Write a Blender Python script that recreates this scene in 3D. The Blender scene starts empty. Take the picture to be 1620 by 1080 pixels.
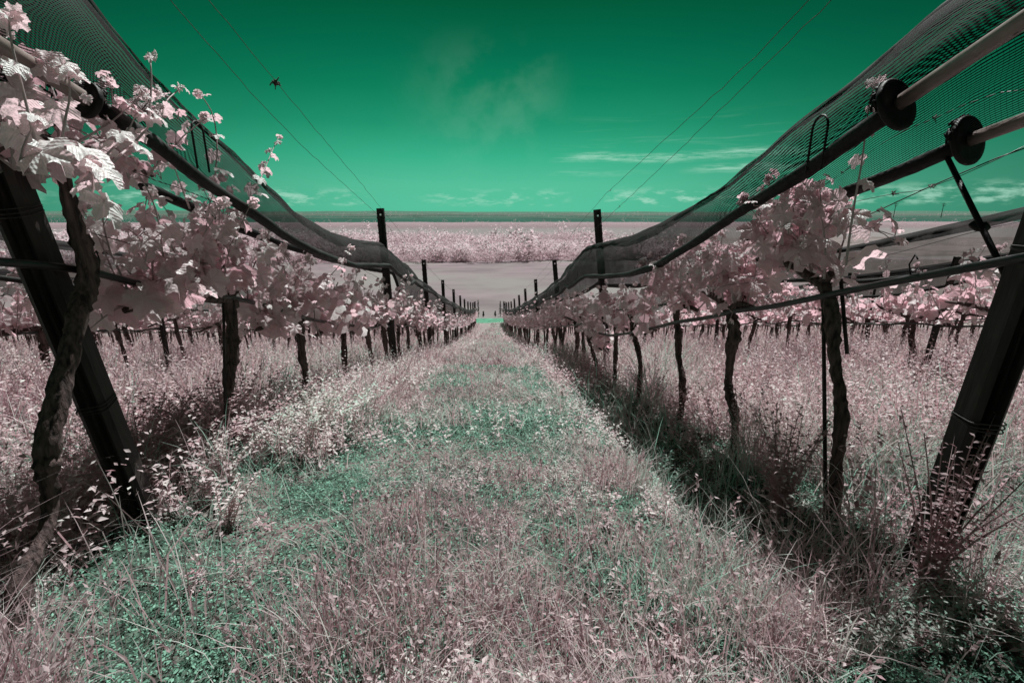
import bpy, math, random
import numpy as np
from mathutils import Vector, Matrix
R = math.radians
random.seed(7); rng = np.random.default_rng(7)
sc = bpy.context.scene

# ------------------------------------------------------------------ camera
FPX, PITCH, YAW, CZ = 765.0, R(14.9), R(2.7), 1.1      # focal length in px of a 1620 px wide frame
cam = bpy.data.cameras.new('camera'); camo = bpy.data.objects.new('camera', cam)
sc.collection.objects.link(camo); sc.camera = camo
cam.sensor_width = 36; cam.lens = 36 * FPX / 1620; cam.clip_end = 80000; cam.clip_start = 0.02
camo.location = (0, 0, CZ); camo.rotation_euler = (math.pi/2 - PITCH, 0, -YAW)

# ------------------------------------------------------------------ sun, sky, exposure
SUN_EL, SUN_AZ = R(58), R(19)      # azimuth measured from straight down the rows towards the right
sun = bpy.data.lights.new('sun', 'SUN'); sun.energy = 5.0; sun.angle = R(0.6); sun.color = (0.96, 1.0, 0.965)
suno = bpy.data.objects.new('sun', sun); sc.collection.objects.link(suno)
sd = Vector((math.sin(SUN_AZ)*math.cos(SUN_EL), math.cos(SUN_AZ)*math.cos(SUN_EL), math.sin(SUN_EL)))
suno.rotation_euler = sd.to_track_quat('Z', 'Y').to_euler(); suno.location = (0, 0, 40)
sc.view_settings.view_transform = 'Standard'; sc.view_settings.look = 'None'
EXPO = 0.57; sc.view_settings.exposure = EXPO; sc.view_settings.gamma = 1
sc.cycles.transparent_max_bounces = 24
sc.cycles.max_bounces = 8; sc.cycles.diffuse_bounces = 4; sc.cycles.transmission_bounces = 4

class NT:
    """tiny node helper"""
    def __init__(s, tree): s.t = tree; s.n = tree.nodes; s.l = tree.links
    def node(s, typ, **kw):
        n = s.n.new(typ)
        for k, v in kw.items(): setattr(n, k, v)
        return n
    def set(s, sock, v):
        if isinstance(v, bpy.types.NodeSocket): s.l.new(v, sock)
        elif v is not None: sock.default_value = v
    def math(s, op, a, b=None, c=None, clamp=False):
        n = s.node('ShaderNodeMath', operation=op); n.use_clamp = clamp
        for i, v in enumerate((a, b, c)):
            if v is not None: s.set(n.inputs[i], v)
        return n.outputs[0]
    def mix(s, f, a, b):
        n = s.node('ShaderNodeMix', data_type='RGBA')
        s.set(n.inputs[0], f); s.set(n.inputs[6], c4(a)); s.set(n.inputs[7], c4(b)); return n.outputs[2]
    def ramp(s, f, stops, interp='LINEAR'):
        n = s.node('ShaderNodeValToRGB'); cr = n.color_ramp; cr.interpolation = interp
        while len(cr.elements) < len(stops): cr.elements.new(0.5)
        for e, (p, c) in zip(cr.elements, stops): e.position = p; e.color = c4(c)
        s.set(n.inputs[0], f); return n.outputs[0]
    def noise(s, vec, scale, detail=4, rough=.55, dist=0):
        n = s.node('ShaderNodeTexNoise'); s.set(n.inputs['Vector'], vec)
        n.inputs['Scale'].default_value = scale; n.inputs['Detail'].default_value = detail
        n.inputs['Roughness'].default_value = rough; n.inputs['Distortion'].default_value = dist
        return n.outputs[0]
    def mapr(s, v, a, b, c=0., d=1., smooth=True):
        n = s.node('ShaderNodeMapRange'); n.interpolation_type = 'SMOOTHSTEP' if smooth else 'LINEAR'
        s.set(n.inputs[0], v)
        for i, q in enumerate((a, b, c, d)): s.set(n.inputs[i+1], q)
        return n.outputs[0]
    def comb(s, x, y, z):
        n = s.node('ShaderNodeCombineXYZ')
        for i, v in enumerate((x, y, z)): s.set(n.inputs[i], v)
        return n.outputs[0]
    def sep(s, v):
        n = s.node('ShaderNodeSeparateXYZ'); s.set(n.inputs[0], v); return n.outputs
def c4(c):
    if isinstance(c, bpy.types.NodeSocket): return c
    return (c[0], c[1], c[2], 1) if len(c) == 3 else c
def srgb(r, g, b):
    f = lambda v: (v/255/12.92) if v/255 <= .04045 else ((v/255+.055)/1.055)**2.4
    return (f(r), f(g), f(b))

w = bpy.data.worlds.new('World'); sc.world = w; w.use_nodes = True
k = NT(w.node_tree); k.n.clear()
tc = k.node('ShaderNodeTexCoord'); X, Y, Z = k.sep(tc.outputs['Generated'])
el = k.math('MULTIPLY', k.math('ARCSINE', Z), 180/math.pi)
az = k.math('MULTIPLY', k.math('ARCTAN2', X, Y), 180/math.pi)
e_n = k.mapr(el, -2., 48., 0., 1., False)
EXG = 2**-EXPO
def sk(r, g, b, m=1.0):
    a = srgb(r, g, b); return tuple(v*EXG*m for v in a)
base = k.ramp(e_n, [(0, sk(86,190,155)), (.05, sk(88,193,157)), (.098, sk(86,192,155)), (.157, sk(58,177,138)), (.221, sk(33,150,112)), (.29, sk(14,128,92)),
                    (.362, sk(5,108,77)), (.446, sk(3,88,57)), (.6, sk(3,66,44)), (1, sk(4,48,36))])
# vignette painted into the sky colour: darker away from the middle of the view
azd = k.math('ABSOLUTE', k.math('SUBTRACT', az, 1.))
dk = k.mapr(azd, 6., 60., 1., .38)
side = k.mix(1., base, (0, 0, 0)); 
mul = k.node('ShaderNodeMix', data_type='RGBA', blend_type='MULTIPLY'); mul.inputs[0].default_value = 1
k.set(mul.inputs[6], base); k.set(mul.inputs[7], k.comb(dk, dk, dk)); skyc = mul.outputs[2]
# high streaks of cirrus to the right
pv = k.comb(k.math('MULTIPLY', az, .055), k.math('MULTIPLY', el, .75), 0.)
st = k.mapr(k.noise(pv, 1.6, 6, .62, .4), .50, .78)
m1 = k.math('MULTIPLY', k.mapr(el, 4.2, 5.6), k.mapr(el, 7.6, 10.6, 1., 0.))
m1 = k.math('MULTIPLY', m1, k.math('MULTIPLY', k.mapr(az, 6., 13.), k.mapr(az, 26., 40., 1., 0.)))
def streak(el0, wd, a0, a1, slope, seed):
    wob = k.math('MULTIPLY', k.math('SUBTRACT', k.noise(k.comb(k.math('MULTIPLY', az, .13), float(seed), 0.), 1., 3), .5), 1.5)
    c = k.math('ADD', k.math('ADD', k.math('MULTIPLY', k.math('SUBTRACT', az, a0), slope), el0), wob)
    d = k.math('ABSOLUTE', k.math('SUBTRACT', el, c))
    s1 = k.mapr(d, 0., wd, 1., 0.)
    s2 = k.math('MULTIPLY', k.mapr(az, a0, a0+6), k.mapr(az, a1-8, a1, 1., 0.))
    fb = k.mapr(k.noise(k.comb(k.math('MULTIPLY', az, .25), k.math('MULTIPLY', el, 2.6), float(seed)), 1.3, 6, .7), .34, .66)
    return k.math('MULTIPLY', k.math('MULTIPLY', s1, s2), fb)
cl = k.math('MAXIMUM', k.math('MULTIPLY', k.math('MULTIPLY', m1, st), .22), k.math('MULTIPLY', streak(5.7, .7, 6, 36, .004, 3), .68))
cl = k.math('MAXIMUM', cl, k.math('MULTIPLY', streak(4.4, .6, 20, 36, .0, 8), .72))
cl = k.math('MAXIMUM', cl, k.math('MULTIPLY', streak(4.3, .45, 5, 20, -.01, 5), .25))
# faint plume above the middle
pl = k.math('MULTIPLY', k.mapr(k.noise(k.comb(k.math('MULTIPLY', az, .12), k.math('MULTIPLY', el, .14), 2.), 1.3, 5), .38, .66),
            k.math('MULTIPLY', k.math('MULTIPLY', k.mapr(az, -12., 1.), k.mapr(az, 4., 10., 1., 0.)), k.math('MULTIPLY', k.mapr(el, 2., 9.), k.mapr(el, 13., 19., 1., 0.))))
cl = k.math('MAXIMUM', cl, k.math('MULTIPLY', pl, .09))
# low cumulus along the horizon
cn = k.noise(k.comb(k.math('MULTIPLY', az, .30), k.math('MULTIPLY', el, .95), 7.), 1.6, 7, .6)
cm = k.math('MULTIPLY', k.mapr(el, .5, 1.1), k.mapr(el, 1.6, 3.0, 1., 0.))
am = k.mapr(k.noise(k.comb(k.math('MULTIPLY', az, .06), 3.3, 0.), 1.0, 2), .40, .56)
am = k.math('MAXIMUM', am, k.mapr(az, 34., 38.))
lowc = k.math('MULTIPLY', k.math('MULTIPLY', k.mapr(cn, .46, .66), cm), am)
cl = k.math('MAXIMUM', cl, k.math('MULTIPLY', lowc, .62))
skyc = k.mix(cl, skyc, sk(178, 226, 205))
bg = k.node('ShaderNodeBackground'); k.set(bg.inputs[0], skyc); bg.inputs[1].default_value = 1.0
wo = k.node('ShaderNodeOutputWorld'); k.l.new(bg.outputs[0], wo.inputs[0])

# ------------------------------------------------------------------ geometry helpers
def px(x, y, X0):
    """where the sight line through photo pixel (x, y) meets the upright plane X = X0 of a vine row"""
    dx, dy = (x-810)/FPX, (540-y)/FPX
    f = math.cos(PITCH) + dy*math.sin(PITCH); u = dy*math.cos(PITCH) - math.sin(PITCH)
    wx = dx*math.cos(YAW) + f*math.sin(YAW); wy = f*math.cos(YAW) - dx*math.sin(YAW)
    t = X0/wx
    return np.array((X0, wy*t, CZ + u*t))
GY = np.array([-6,-3,0,1.6,4,6.9,11.3,15.7,20.1,24.5,33.3,42,51,56,66,80,40000.])
GZ = np.array([-.5,-.7,-1.0,-1.27,-1.76,-2.36,-3.46,-4.52,-5.5,-6.5,-8.4,-10.05,-11.55,-12.45,-14.0,-14.3,-14.3]) + CZ
def g0(y): return np.interp(y, GY, GZ)
def h2(i, j, s=0):
    v = np.sin(i*127.1 + j*311.7 + s*74.7)*43758.5453
    return v - np.floor(v)
def vn(x, y, s=0):
    x = np.asarray(x, float); y = np.asarray(y, float)
    i = np.floor(x); j = np.floor(y); a = x-i; b = y-j
    a = a*a*(3-2*a); b = b*b*(3-2*b)
    return (h2(i,j,s)*(1-a)+h2(i+1,j,s)*a)*(1-b) + (h2(i,j+1,s)*(1-a)+h2(i+1,j+1,s)*a)*b
def fbm(x, y, s=0, o=3):
    t = 0; a = .5; n = 0
    for q in range(o): t = t + a*vn(x*2**q, y*2**q, s+q*13); n += a; a *= .55
    return t/n
def smst(v, a, b):
    t = np.clip((v-a)/(b-a), 0, 1); return t*t*(3-2*t)
def rowdist(x):
    """distance to the nearest vine row (rows at +-1.5, +-4.5, ...)"""
    return np.abs((np.asarray(x) - 1.5 + 1.5) % 3 - 1.5)
def ground(x, y):
    x = np.asarray(x, float); y = np.asarray(y, float)
    near = smst(60 - y, 0, 10)
    z = g0(y) + near*((fbm(x*.9, y*.9, 1)-.5)*.10 + (fbm(x*4.5, y*4.5, 2)-.5)*.035)
    rd = np.abs(np.abs(x) % 3 - 1.5)
    z = z - near*.03*smst(.9-rd, 0, .6) + near*.05*smst(.35-rd, 0, .3)
    fur = np.exp(-((x-1.12)/.22)**2)*smst(y, 1.0, 2.0)*smst(9-y, 0, 3)     # furrow beside the right row
    return z - .20*fur

def link(o, parent=None):
    sc.collection.objects.link(o)
    if parent is not None: o.parent = parent
    return o
def tag(o, label=None, cat=None, group=None, kind=None):
    if label: o['label'] = label
    if cat: o['category'] = cat
    if group: o['group'] = group
    if kind: o['kind'] = kind
    return o
def empty(name, loc, **kw):
    o = bpy.data.objects.new(name, None); o.location = loc; o.empty_display_size = .1
    link(o); return tag(o, **kw)
class MB:
    """collects vertices, faces, a per-vertex value rnd and uv; builds ONE mesh object"""
    def __init__(s): s.v = []; s.f3 = []; s.f4 = []; s.r = []; s.uv = []; s.n = 0
    def add(s, v, f3=None, f4=None, r=0.5, uv=None):
        v = np.asarray(v, np.float32).reshape(-1, 3); m = len(v)
        s.v.append(v); s.r.append(np.broadcast_to(np.asarray(r, np.float32), (m,)).copy())
        s.uv.append(np.zeros((m, 2), np.float32) if uv is None else np.asarray(uv, np.float32).reshape(-1, 2))
        if f3 is not None and len(f3): s.f3.append(np.asarray(f3, np.int32).reshape(-1, 3) + s.n)
        if f4 is not None and len(f4): s.f4.append(np.asarray(f4, np.int32).reshape(-1, 4) + s.n)
        s.n += m
    def mesh(s, name, mat, smooth=True):
        me = bpy.data.meshes.new(name)
        v = np.concatenate(s.v); r = np.concatenate(s.r); uv = np.concatenate(s.uv)
        f3 = np.concatenate(s.f3) if s.f3 else np.zeros((0, 3), np.int32)
        f4 = np.concatenate(s.f4) if s.f4 else np.zeros((0, 4), np.int32)
        me.vertices.add(len(v)); me.vertices.foreach_set('co', v.ravel())
        idx = np.concatenate([f3.ravel(), f4.ravel()])
        me.loops.add(len(idx)); me.loops.foreach_set('vertex_index', idx)
        me.polygons.add(len(f3)+len(f4))
        st = np.concatenate([np.arange(len(f3))*3, len(f3)*3 + np.arange(len(f4))*4]).astype(np.int32)
        me.polygons.foreach_set('loop_start', st)
        try:
            tot = np.concatenate([np.full(len(f3), 3), np.full(len(f4), 4)]).astype(np.int32)
            me.polygons.foreach_set('loop_total', tot)
        except Exception: pass
        me.polygons.foreach_set('use_smooth', np.full(len(f3)+len(f4), smooth))
        a = me.attributes.new('rnd', 'FLOAT', 'POINT'); a.data.foreach_set('value', r)
        u = me.uv_layers.new(name='UVMap'); u.data.foreach_set('uv', uv[idx].ravel())
        me.materials.append(mat); me.update(calc_edges=True); me.validate()
        return me
    def build(s, name, mat, parent=None, smooth=True):
        return link(bpy.data.objects.new(name, s.mesh(name, mat, smooth)), parent)
def tube(mb, pts, rad, sides=8, rough=0., uvscale=1., r=.5, cap=True, flat=1., seed=0):
    P = np.asarray(pts, float); n = len(P); rad = np.broadcast_to(np.asarray(rad, float), (n,))
    T = np.gradient(P, axis=0); T /= np.linalg.norm(T, axis=1)[:, None] + 1e-9
    up = np.array((0, 0, 1.)) if abs(T[0, 2]) < .8 else np.array((1., 0, 0))
    V = []; U = []; L = 0
    A = np.cross(up, T[0]); A /= np.linalg.norm(A)
    rr = np.random.default_rng(seed+11)
    ph = rr.random(4)*6.28
    for i in range(n):
        A = A - T[i]*np.dot(A, T[i]); A /= np.linalg.norm(A) + 1e-9
        B = np.cross(T[i], A)
        if i: L += np.linalg.norm(P[i]-P[i-1])
        a = np.arange(sides)/sides*2*math.pi
        q = rad[i]*(1 + rough*(np.sin(a*2+ph[0]+L*3)*.45 + np.sin(a*3+ph[1]-L*2)*.3 + np.sin(a*7+ph[2]+1.5*math.sin(L*11))*.45 + rr.normal(size=sides)*.4))
        V.append(P[i] + np.outer(np.cos(a)*q, A) + np.outer(np.sin(a)*q*flat, B))
        U.append(np.stack([a/6.2832, np.full(sides, L*uvscale)], 1))
    V = np.concatenate(V); U = np.concatenate(U)
    i = np.arange(n-1)[:, None]*sides; j = np.arange(sides)[None, :]; j2 = (j+1) % sides
    F = np.stack([i+j, i+j2, i+sides+j2, i+sides+j], -1).reshape(-1, 4)
    f3 = []
    if cap:
        V = np.concatenate([V, P[:1], P[-1:]]); U = np.concatenate([U, [[0, 0], [0, L]]]); c0 = n*sides
        f3 = [(c0, (q+1) % sides, q) for q in range(sides)] + [(c0+1, (n-1)*sides+q, (n-1)*sides+(q+1) % sides) for q in range(sides)]
    mb.add(V, f3, F, r, U)
def box(mb, c, s, M=None, r=.5):
    c = np.array(c, float); s = np.array(s, float)/2
    v = np.array([(x, y, z) for z in (-1, 1) for y in (-1, 1) for x in (-1, 1)], float)*s + c
    if M is not None: v = v @ np.array(M.to_3x3()).T + np.array(M.translation)
    mb.add(v, None, [(0,2,3,1),(4,5,7,6),(0,1,5,4),(2,6,7,3),(0,4,6,2),(1,3,7,5)], r)
def resample(P, step):
    P = np.asarray(P, float); d = np.r_[0, np.cumsum(np.linalg.norm(np.diff(P, axis=0), axis=1))]
    n = max(2, int(d[-1]/step)+1); t = np.linspace(0, d[-1], n)
    return np.stack([np.interp(t, d, P[:, q]) for q in range(3)], 1)
def smooth_path(P, step, it=2):
    P = np.asarray(P, float)
    for _ in range(it):
        Q = [P[0]]
        for a, b in zip(P[:-1], P[1:]): Q += [a*.75+b*.25, a*.25+b*.75]
        Q.append(P[-1]); P = np.array(Q)
    return resample(P, step)

# ------------------------------------------------------------------ materials
def new_mat(name):
    m = bpy.data.materials.new(name); m.use_nodes = True; k = NT(m.node_tree); k.n.clear()
    o = k.node('ShaderNodeOutputMaterial'); return m, k, o
def attr(k, n='rnd'):
    a = k.node('ShaderNodeAttribute'); a.attribute_name = n; return a.outputs['Fac']
def leafy(name, stops, trans, tfac=.45, rough=.5, spec=.35, bump=True, nscale=60):
    m, k, o = new_mat(name); r = attr(k)
    col = k.ramp(r, stops)
    p = k.node('ShaderNodeBsdfPrincipled'); k.set(p.inputs['Base Color'], col)
    p.inputs['Roughness'].default_value = rough; p.inputs['Specular IOR Level'].default_value = spec
    t = k.node('ShaderNodeBsdfTranslucent')
    mm = k.node('ShaderNodeMix', data_type='RGBA', blend_type='MULTIPLY'); mm.inputs[0].default_value = 1
    k.set(mm.inputs[6], col); k.set(mm.inputs[7], c4(trans)); k.set(t.inputs[0], mm.outputs[2])
    if bump:
        uv = k.node('ShaderNodeTexCoord').outputs['UV']
        wv = k.node('ShaderNodeTexVoronoi'); k.set(wv.inputs['Vector'], uv); wv.inputs['Scale'].default_value = 9
        U, V, _ = k.sep(uv)
        vein = k.math('SINE', k.math('MULTIPLY', k.math('ADD', V, k.math('MULTIPLY', k.math('ABSOLUTE', U), -1.1)), 42.))
        b = k.node('ShaderNodeBump'); b.inputs['Strength'].default_value = .32; b.inputs['Distance'].default_value = .01
        k.set(b.inputs['Height'], k.math('ADD', wv.outputs[0], k.math('MULTIPLY', vein, .22)))
        k.set(p.inputs['Normal'], b.outputs[0]); k.set(t.inputs['Normal'], b.outputs[0])
    mx = k.node('ShaderNodeMixShader'); mx.inputs[0].default_value = tfac
    k.l.new(p.outputs[0], mx.inputs[1]); k.l.new(t.outputs[0], mx.inputs[2]); k.l.new(mx.outputs[0], o.inputs[0])
    return m
def solid(name, c1, c2, rough=.6, scale=20, stretch=(1,1,1), bump=.3, spec=.4, metal=0.):
    m, k, o = new_mat(name)
    mp = k.node('ShaderNodeMapping'); k.l.new(k.node('ShaderNodeTexCoord').outputs['Object'], mp.inputs[0]); mp.inputs['Scale'].default_value = stretch
    n = k.noise(mp.outputs[0], scale, 6, .6)
    p = k.node('ShaderNodeBsdfPrincipled'); k.set(p.inputs['Base Color'], k.ramp(n, [(.35, c1), (.68, c2)]))
    k.set(p.inputs['Roughness'], k.mapr(n, .3, .7, rough-.1, min(1, rough+.15)))
    p.inputs['Specular IOR Level'].default_value = spec; p.inputs['Metallic'].default_value = metal
    b = k.node('ShaderNodeBump'); b.inputs['Strength'].default_value = bump; b.inputs['Distance'].default_value = .01
    k.set(b.inputs['Height'], n); k.l.new(b.outputs[0], p.inputs['Normal']); k.l.new(p.outputs[0], o.inputs[0])
    return m
M_leaf = leafy('vine_leaf', [(0, (.72,.60,.62)), (.5, (.84,.78,.785)), (1, (.86,.90,.87))], (1.,.68,.755), .50, .42, .55)
M_shoot = leafy('green_shoot', [(0, (.42,.32,.33)), (1, (.55,.46,.46))], (.9,.6,.65), .2, .5, .35, False)
M_grass = leafy('grass_blades', [(0, (.33,.22,.24)), (.35, (.53,.425,.435)), (.6, (.58,.545,.525)), (.8, (.42,.58,.49)), (1, (.28,.58,.45))], (1.,.81,.85), .40, .6, .25, False)
M_weed = leafy('weed_leaves', [(0, (.42,.25,.28)), (.45, (.64,.54,.55)), (.75, (.66,.66,.62)), (1, (.40,.68,.55))], (1.,.78,.82), .40, .55, .3, False)
M_moss = leafy('mossy_leaflets', [(0, (.06,.12,.09)), (.5, (.13,.28,.20)), (1, (.22,.40,.31))], (.8,.8,.8), .15, .6, .2, False)
M_bark = solid('vine_bark', (.020,.013,.013), (.17,.115,.11), .85, 60, (1,1,.10), 1., .3)
M_post = solid('dark_post', (.014,.010,.010), (.055,.045,.043), .6, 26, (1,1,.12), .5, .2)
M_black = solid('black_plastic', (.006,.005,.005), (.014,.010,.011), .6, 40, (1,1,1), .35, .22)
M_hose = solid('drip_hose', (.008,.007,.008), (.020,.016,.018), .4, 15, (1,1,1), .05, .5)
M_wire = solid('steel_wire', (.02,.016,.016), (.06,.045,.045), .5, 30, (1,1,1), .1, .4)
M_pipe = solid('pale_pipe', (.17,.125,.115), (.27,.21,.195), .42, 12, (1,1,1), .06, .5)
M_deb = solid('dried_tendril', (.10,.06,.06), (.3,.22,.22), .8, 30)

def net_mat(name, op_u, op_v, extra):
    m, k, o = new_mat(name)
    U, V, _ = k.sep(k.node('ShaderNodeTexCoord').outputs['UV'])
    pos = k.node('ShaderNodeNewGeometry').outputs['Position']
    wob = k.math('MULTIPLY', k.noise(pos, 3, 2), .02)
    fv = k.math('FRACT', k.math('MULTIPLY', k.math('ADD', V, wob), 1/.0085))
    fu = k.math('FRACT', k.math('MULTIPLY', k.math('ADD', U, wob), 1/.017))
    thick = k.math('ADD', k.mapr(k.noise(pos, 5, 4), .35, .75, 0., extra), k.mapr(k.sep(pos)[1], 2.6, 7., 0., .27))
    a = k.math('LESS_THAN', fv, k.math('ADD', thick, op_v)); b = k.math('LESS_THAN', fu, op_u)
    al = k.math('MAXIMUM', a, b)
    far = k.mapr(k.sep(pos)[1], 2.6, 4.2); al = k.math('ADD', k.math('MULTIPLY', al, k.math('SUBTRACT', 1., far)), k.math('MULTIPLY', far, k.math('ADD', thick, op_v+.08, clamp=True)))
    p = k.node('ShaderNodeBsdfPrincipled'); k.set(p.inputs['Base Color'], (.013,.009,.010,1)); p.inputs['Roughness'].default_value = .7
    p.inputs['Specular IOR Level'].default_value = .12
    t = k.node('ShaderNodeBsdfTransparent'); mx = k.node('ShaderNodeMixShader'); k.set(mx.inputs[0], al)
    k.l.new(t.outputs[0], mx.inputs[1]); k.l.new(p.outputs[0], mx.inputs[2]); k.l.new(mx.outputs[0], o.inputs[0])
    return m
M_net = net_mat('hail_net', .05, .42, .10)
M_netd = net_mat('hail_net_doubled', .10, .66, .2)
M_netl = net_mat('hail_net_light', .05, .30, .10)
M_roll = net_mat('rolled_net_mesh', .75, .85, .25)

# ground
M_gr, k, o = new_mat('ground')
pos = k.node('ShaderNodeNewGeometry').outputs['Position']; gx, gy, gz = k.sep(pos)
n1 = k.noise(pos, 1.3, 5); n2 = k.noise(pos, 22, 6, .65); n3 = k.noise(pos, 7, 5, .6)
soil = k.ramp(n2, [(.32, (.016,.018,.016)), (.50, (.050,.080,.062)), (.70, (.120,.185,.140))])
litter = k.ramp(n2, [(.3, (.05,.035,.035)), (.5, (.17,.125,.125)), (.72, (.30,.24,.235))])
nearc = k.mix(k.mapr(k.math('ADD', n1, k.math('MULTIPLY', n3, .5)), .66, .84), soil, litter)
nearc = k.mix(k.mapr(gy, 8., 26.), nearc, k.ramp(n3, [(.3, (.15,.12,.118)), (.7, (.27,.225,.22))]))
lin = k.comb(k.math('MULTIPLY', gx, .012), k.math('MULTIPLY', gy, .16), 0.)
stre = k.noise(k.comb(k.math('ADD', k.math('MULTIPLY', gx, .03), k.math('MULTIPLY', k.noise(pos, .02, 3), 3.)), k.math('MULTIPLY', k.math('ADD', gy, k.math('MULTIPLY', gx, .05)), .10), 0.), 1., 7, .7); fine = k.noise(k.comb(k.math('MULTIPLY', gx, .25), gy, 0.), .8, 5, .65)
wob = k.math('MULTIPLY', k.math('SUBTRACT', k.noise(k.comb(k.math('MULTIPLY', gx, .02), k.math('MULTIPLY', gy, .001), 0.), 1., 3), .5), .10)
L = k.math('ADD', k.math('LOGARITHM', k.math('MAXIMUM', gy, 1.), 10.), k.math('MULTIPLY', wob, k.mapr(gy, 200., 400.)))
f = k.mapr(L, 1.7, 4.7, 0., 1., False)
lp = lambda y: (math.log10(y)-1.7)/3
fieldc = k.mix(k.mapr(k.noise(pos, .035, 4), .4, .62), k.mix(k.mapr(stre, .3, .7), (.125,.100,.106), (.225,.168,.184)), (.190,.172,.166))
fieldc = k.mix(k.mapr(fine, .5, .8, 0., .5), fieldc, (.15,.14,.135))
woodc = (.22,.15,.17); pinkc = k.mix(k.mapr(k.noise(pos, .02, 5), .4, .6), (.2,.13,.15), (.28,.2,.22))
bands = k.ramp(f, [(0, (.22,.17,.18)), (lp(430), (.17,.15,.15)), (lp(520), (.17,.12,.13)), (lp(760), (.24,.17,.19)), (lp(800), (.010,.058,.04)),
                   (lp(2600), (.014,.075,.055)), (lp(3400), (.09,.09,.078)), (lp(6000), (.07,.12,.095)), (1, (.06,.17,.12))])  # farthest stops paint horizon haze into the plain's colour
dgn = k.mapr(k.noise(k.comb(k.math('MULTIPLY', gx, .0016), k.math('MULTIPLY', gy, .0024), 0.), 1.5, 6, .6), .42, .62)
bands = k.mix(k.math('MULTIPLY', dgn, k.mapr(gy, 1000., 1500., 0., .75)), bands, (.10,.11,.088))
dg2 = k.mapr(k.noise(k.comb(k.math('MULTIPLY', gx, .004), k.math('MULTIPLY', gy, .0016), 5.), 1.5, 6, .65), .5, .6)
bands = k.mix(k.math('MULTIPLY', dg2, k.mapr(gy, 900., 1300., 0., .8)), bands, (.008,.028,.02))
gyw = k.math('ADD', gy, k.math('MULTIPLY', k.math('SUBTRACT', k.noise(pos, .5, 5), .5), 5.))
col = k.mix(k.mapr(gyw, 61.5, 63.), k.mix(k.mapr(gyw, 52., 53.5), nearc, k.mix(k.mapr(k.noise(pos, 1.1, 6, .7), .35, .65), (.05,.11,.08), (.10,.30,.19))), fieldc)
col = k.mix(k.mapr(k.math('SUBTRACT', gy, k.math('MULTIPLY', gx, .06)), 148., 152.), col, k.mix(k.mapr(gx, 62., 80.), woodc, k.mix(k.mapr(stre, .4, .6), (.12,.095,.09), (.19,.15,.15))))
col = k.mix(k.mapr(gy, 290., 300.), col, bands)
col = k.mix(k.math('MULTIPLY', k.mapr(k.math('ABSOLUTE', k.math('ADD', gx, 10.)), 60., 90.), k.math('MULTIPLY', k.mapr(gy, 70., 85.), k.mapr(gy, 145., 150., 1., 0.))), col, k.mix(k.mapr(fine, .4, .7), (.10,.078,.075), (.15,.12,.115)))
p = k.node('ShaderNodeBsdfPrincipled'); k.set(p.inputs['Base Color'], col); p.inputs['Roughness'].default_value = .95; p.inputs['Specular IOR Level'].default_value = .1
b = k.node('ShaderNodeBump'); b.inputs['Strength'].default_value = .9; b.inputs['Distance'].default_value = .04
k.set(b.inputs['Height'], k.math('MULTIPLY', k.math('ADD', n2, n3), k.mapr(gy, 10., 60., 1., 0.))); k.l.new(b.outputs[0], p.inputs['Normal']); k.l.new(p.outputs[0], o.inputs[0])

# ------------------------------------------------------------------ ground sheet, hills
def axis(lims):
    out = []
    for a, b, s in lims: out += list(np.arange(a, b, s))
    return np.array(out)
ax = axis([(-30000,-4000,4000),(-4000,-400,400),(-400,-60,20),(-60,-12,2),(-12,-3.2,.3),(-3.2,3.2,.05),(3.2,12,.3),(12,60,2),(60,400,20),(400,4000,400),(4000,30001,4000)])
ay = axis([(-30,-2,2),(-2,.4,.2),(.4,7,.05),(7,14,.2),(14,60,.6),(60,90,2),(90,400,15),(400,4000,200),(4000,40001,3000)])
GX_, GY_ = np.meshgrid(ax, ay); mb = MB(); GZZ = ground(GX_, GY_)
nearm = smst(7.5-GY_, 0, .8)*smst(3.4-np.abs(GX_), 0, .3)
GZZ = GZZ + nearm*(fbm(GX_*14, GY_*14, 31)-.5)*.055
ii = np.arange(len(ay)-1)[:, None]*len(ax); jj = np.arange(len(ax)-1)[None, :]
mb.add(np.stack([GX_, GY_, GZZ], -1), None, np.stack([ii+jj, ii+jj+1, ii+len(ax)+jj+1, ii+len(ax)+jj], -1).reshape(-1, 4))
tag(mb.build('ground', M_gr), kind='structure')
M_hill = solid('distant_hills', (.05,.11,.082), (.085,.135,.105), .95, .0012, (1,1,1), .0, .05)
mb = MB(); hx = np.linspace(-26000, 26000, 260); prof = 60 + 110*fbm(hx*.00035, hx*0, 5, 4) ; prof[hx < -1000] *= 1.05
V = []
for i, (dy_, kz) in enumerate([(0, -.3), (500, .5), (1200, .9), (2200, 1.0), (4000, .6), (6000, -.3)]):
    V.append(np.stack([hx, 17000+dy_+400*np.sin(hx*.0004+i), GZ[-1] + (prof-45)*kz*.95], 1))
V = np.concatenate(V); n = len(hx); ii = np.arange(5)[:, None]*n; jj = np.arange(n-1)[None, :]
mb.add(V, None, np.stack([ii+jj, ii+jj+1, ii+n+jj+1, ii+n+jj], -1).reshape(-1, 4))
tag(mb.build('hills', M_hill), kind='structure')

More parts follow.
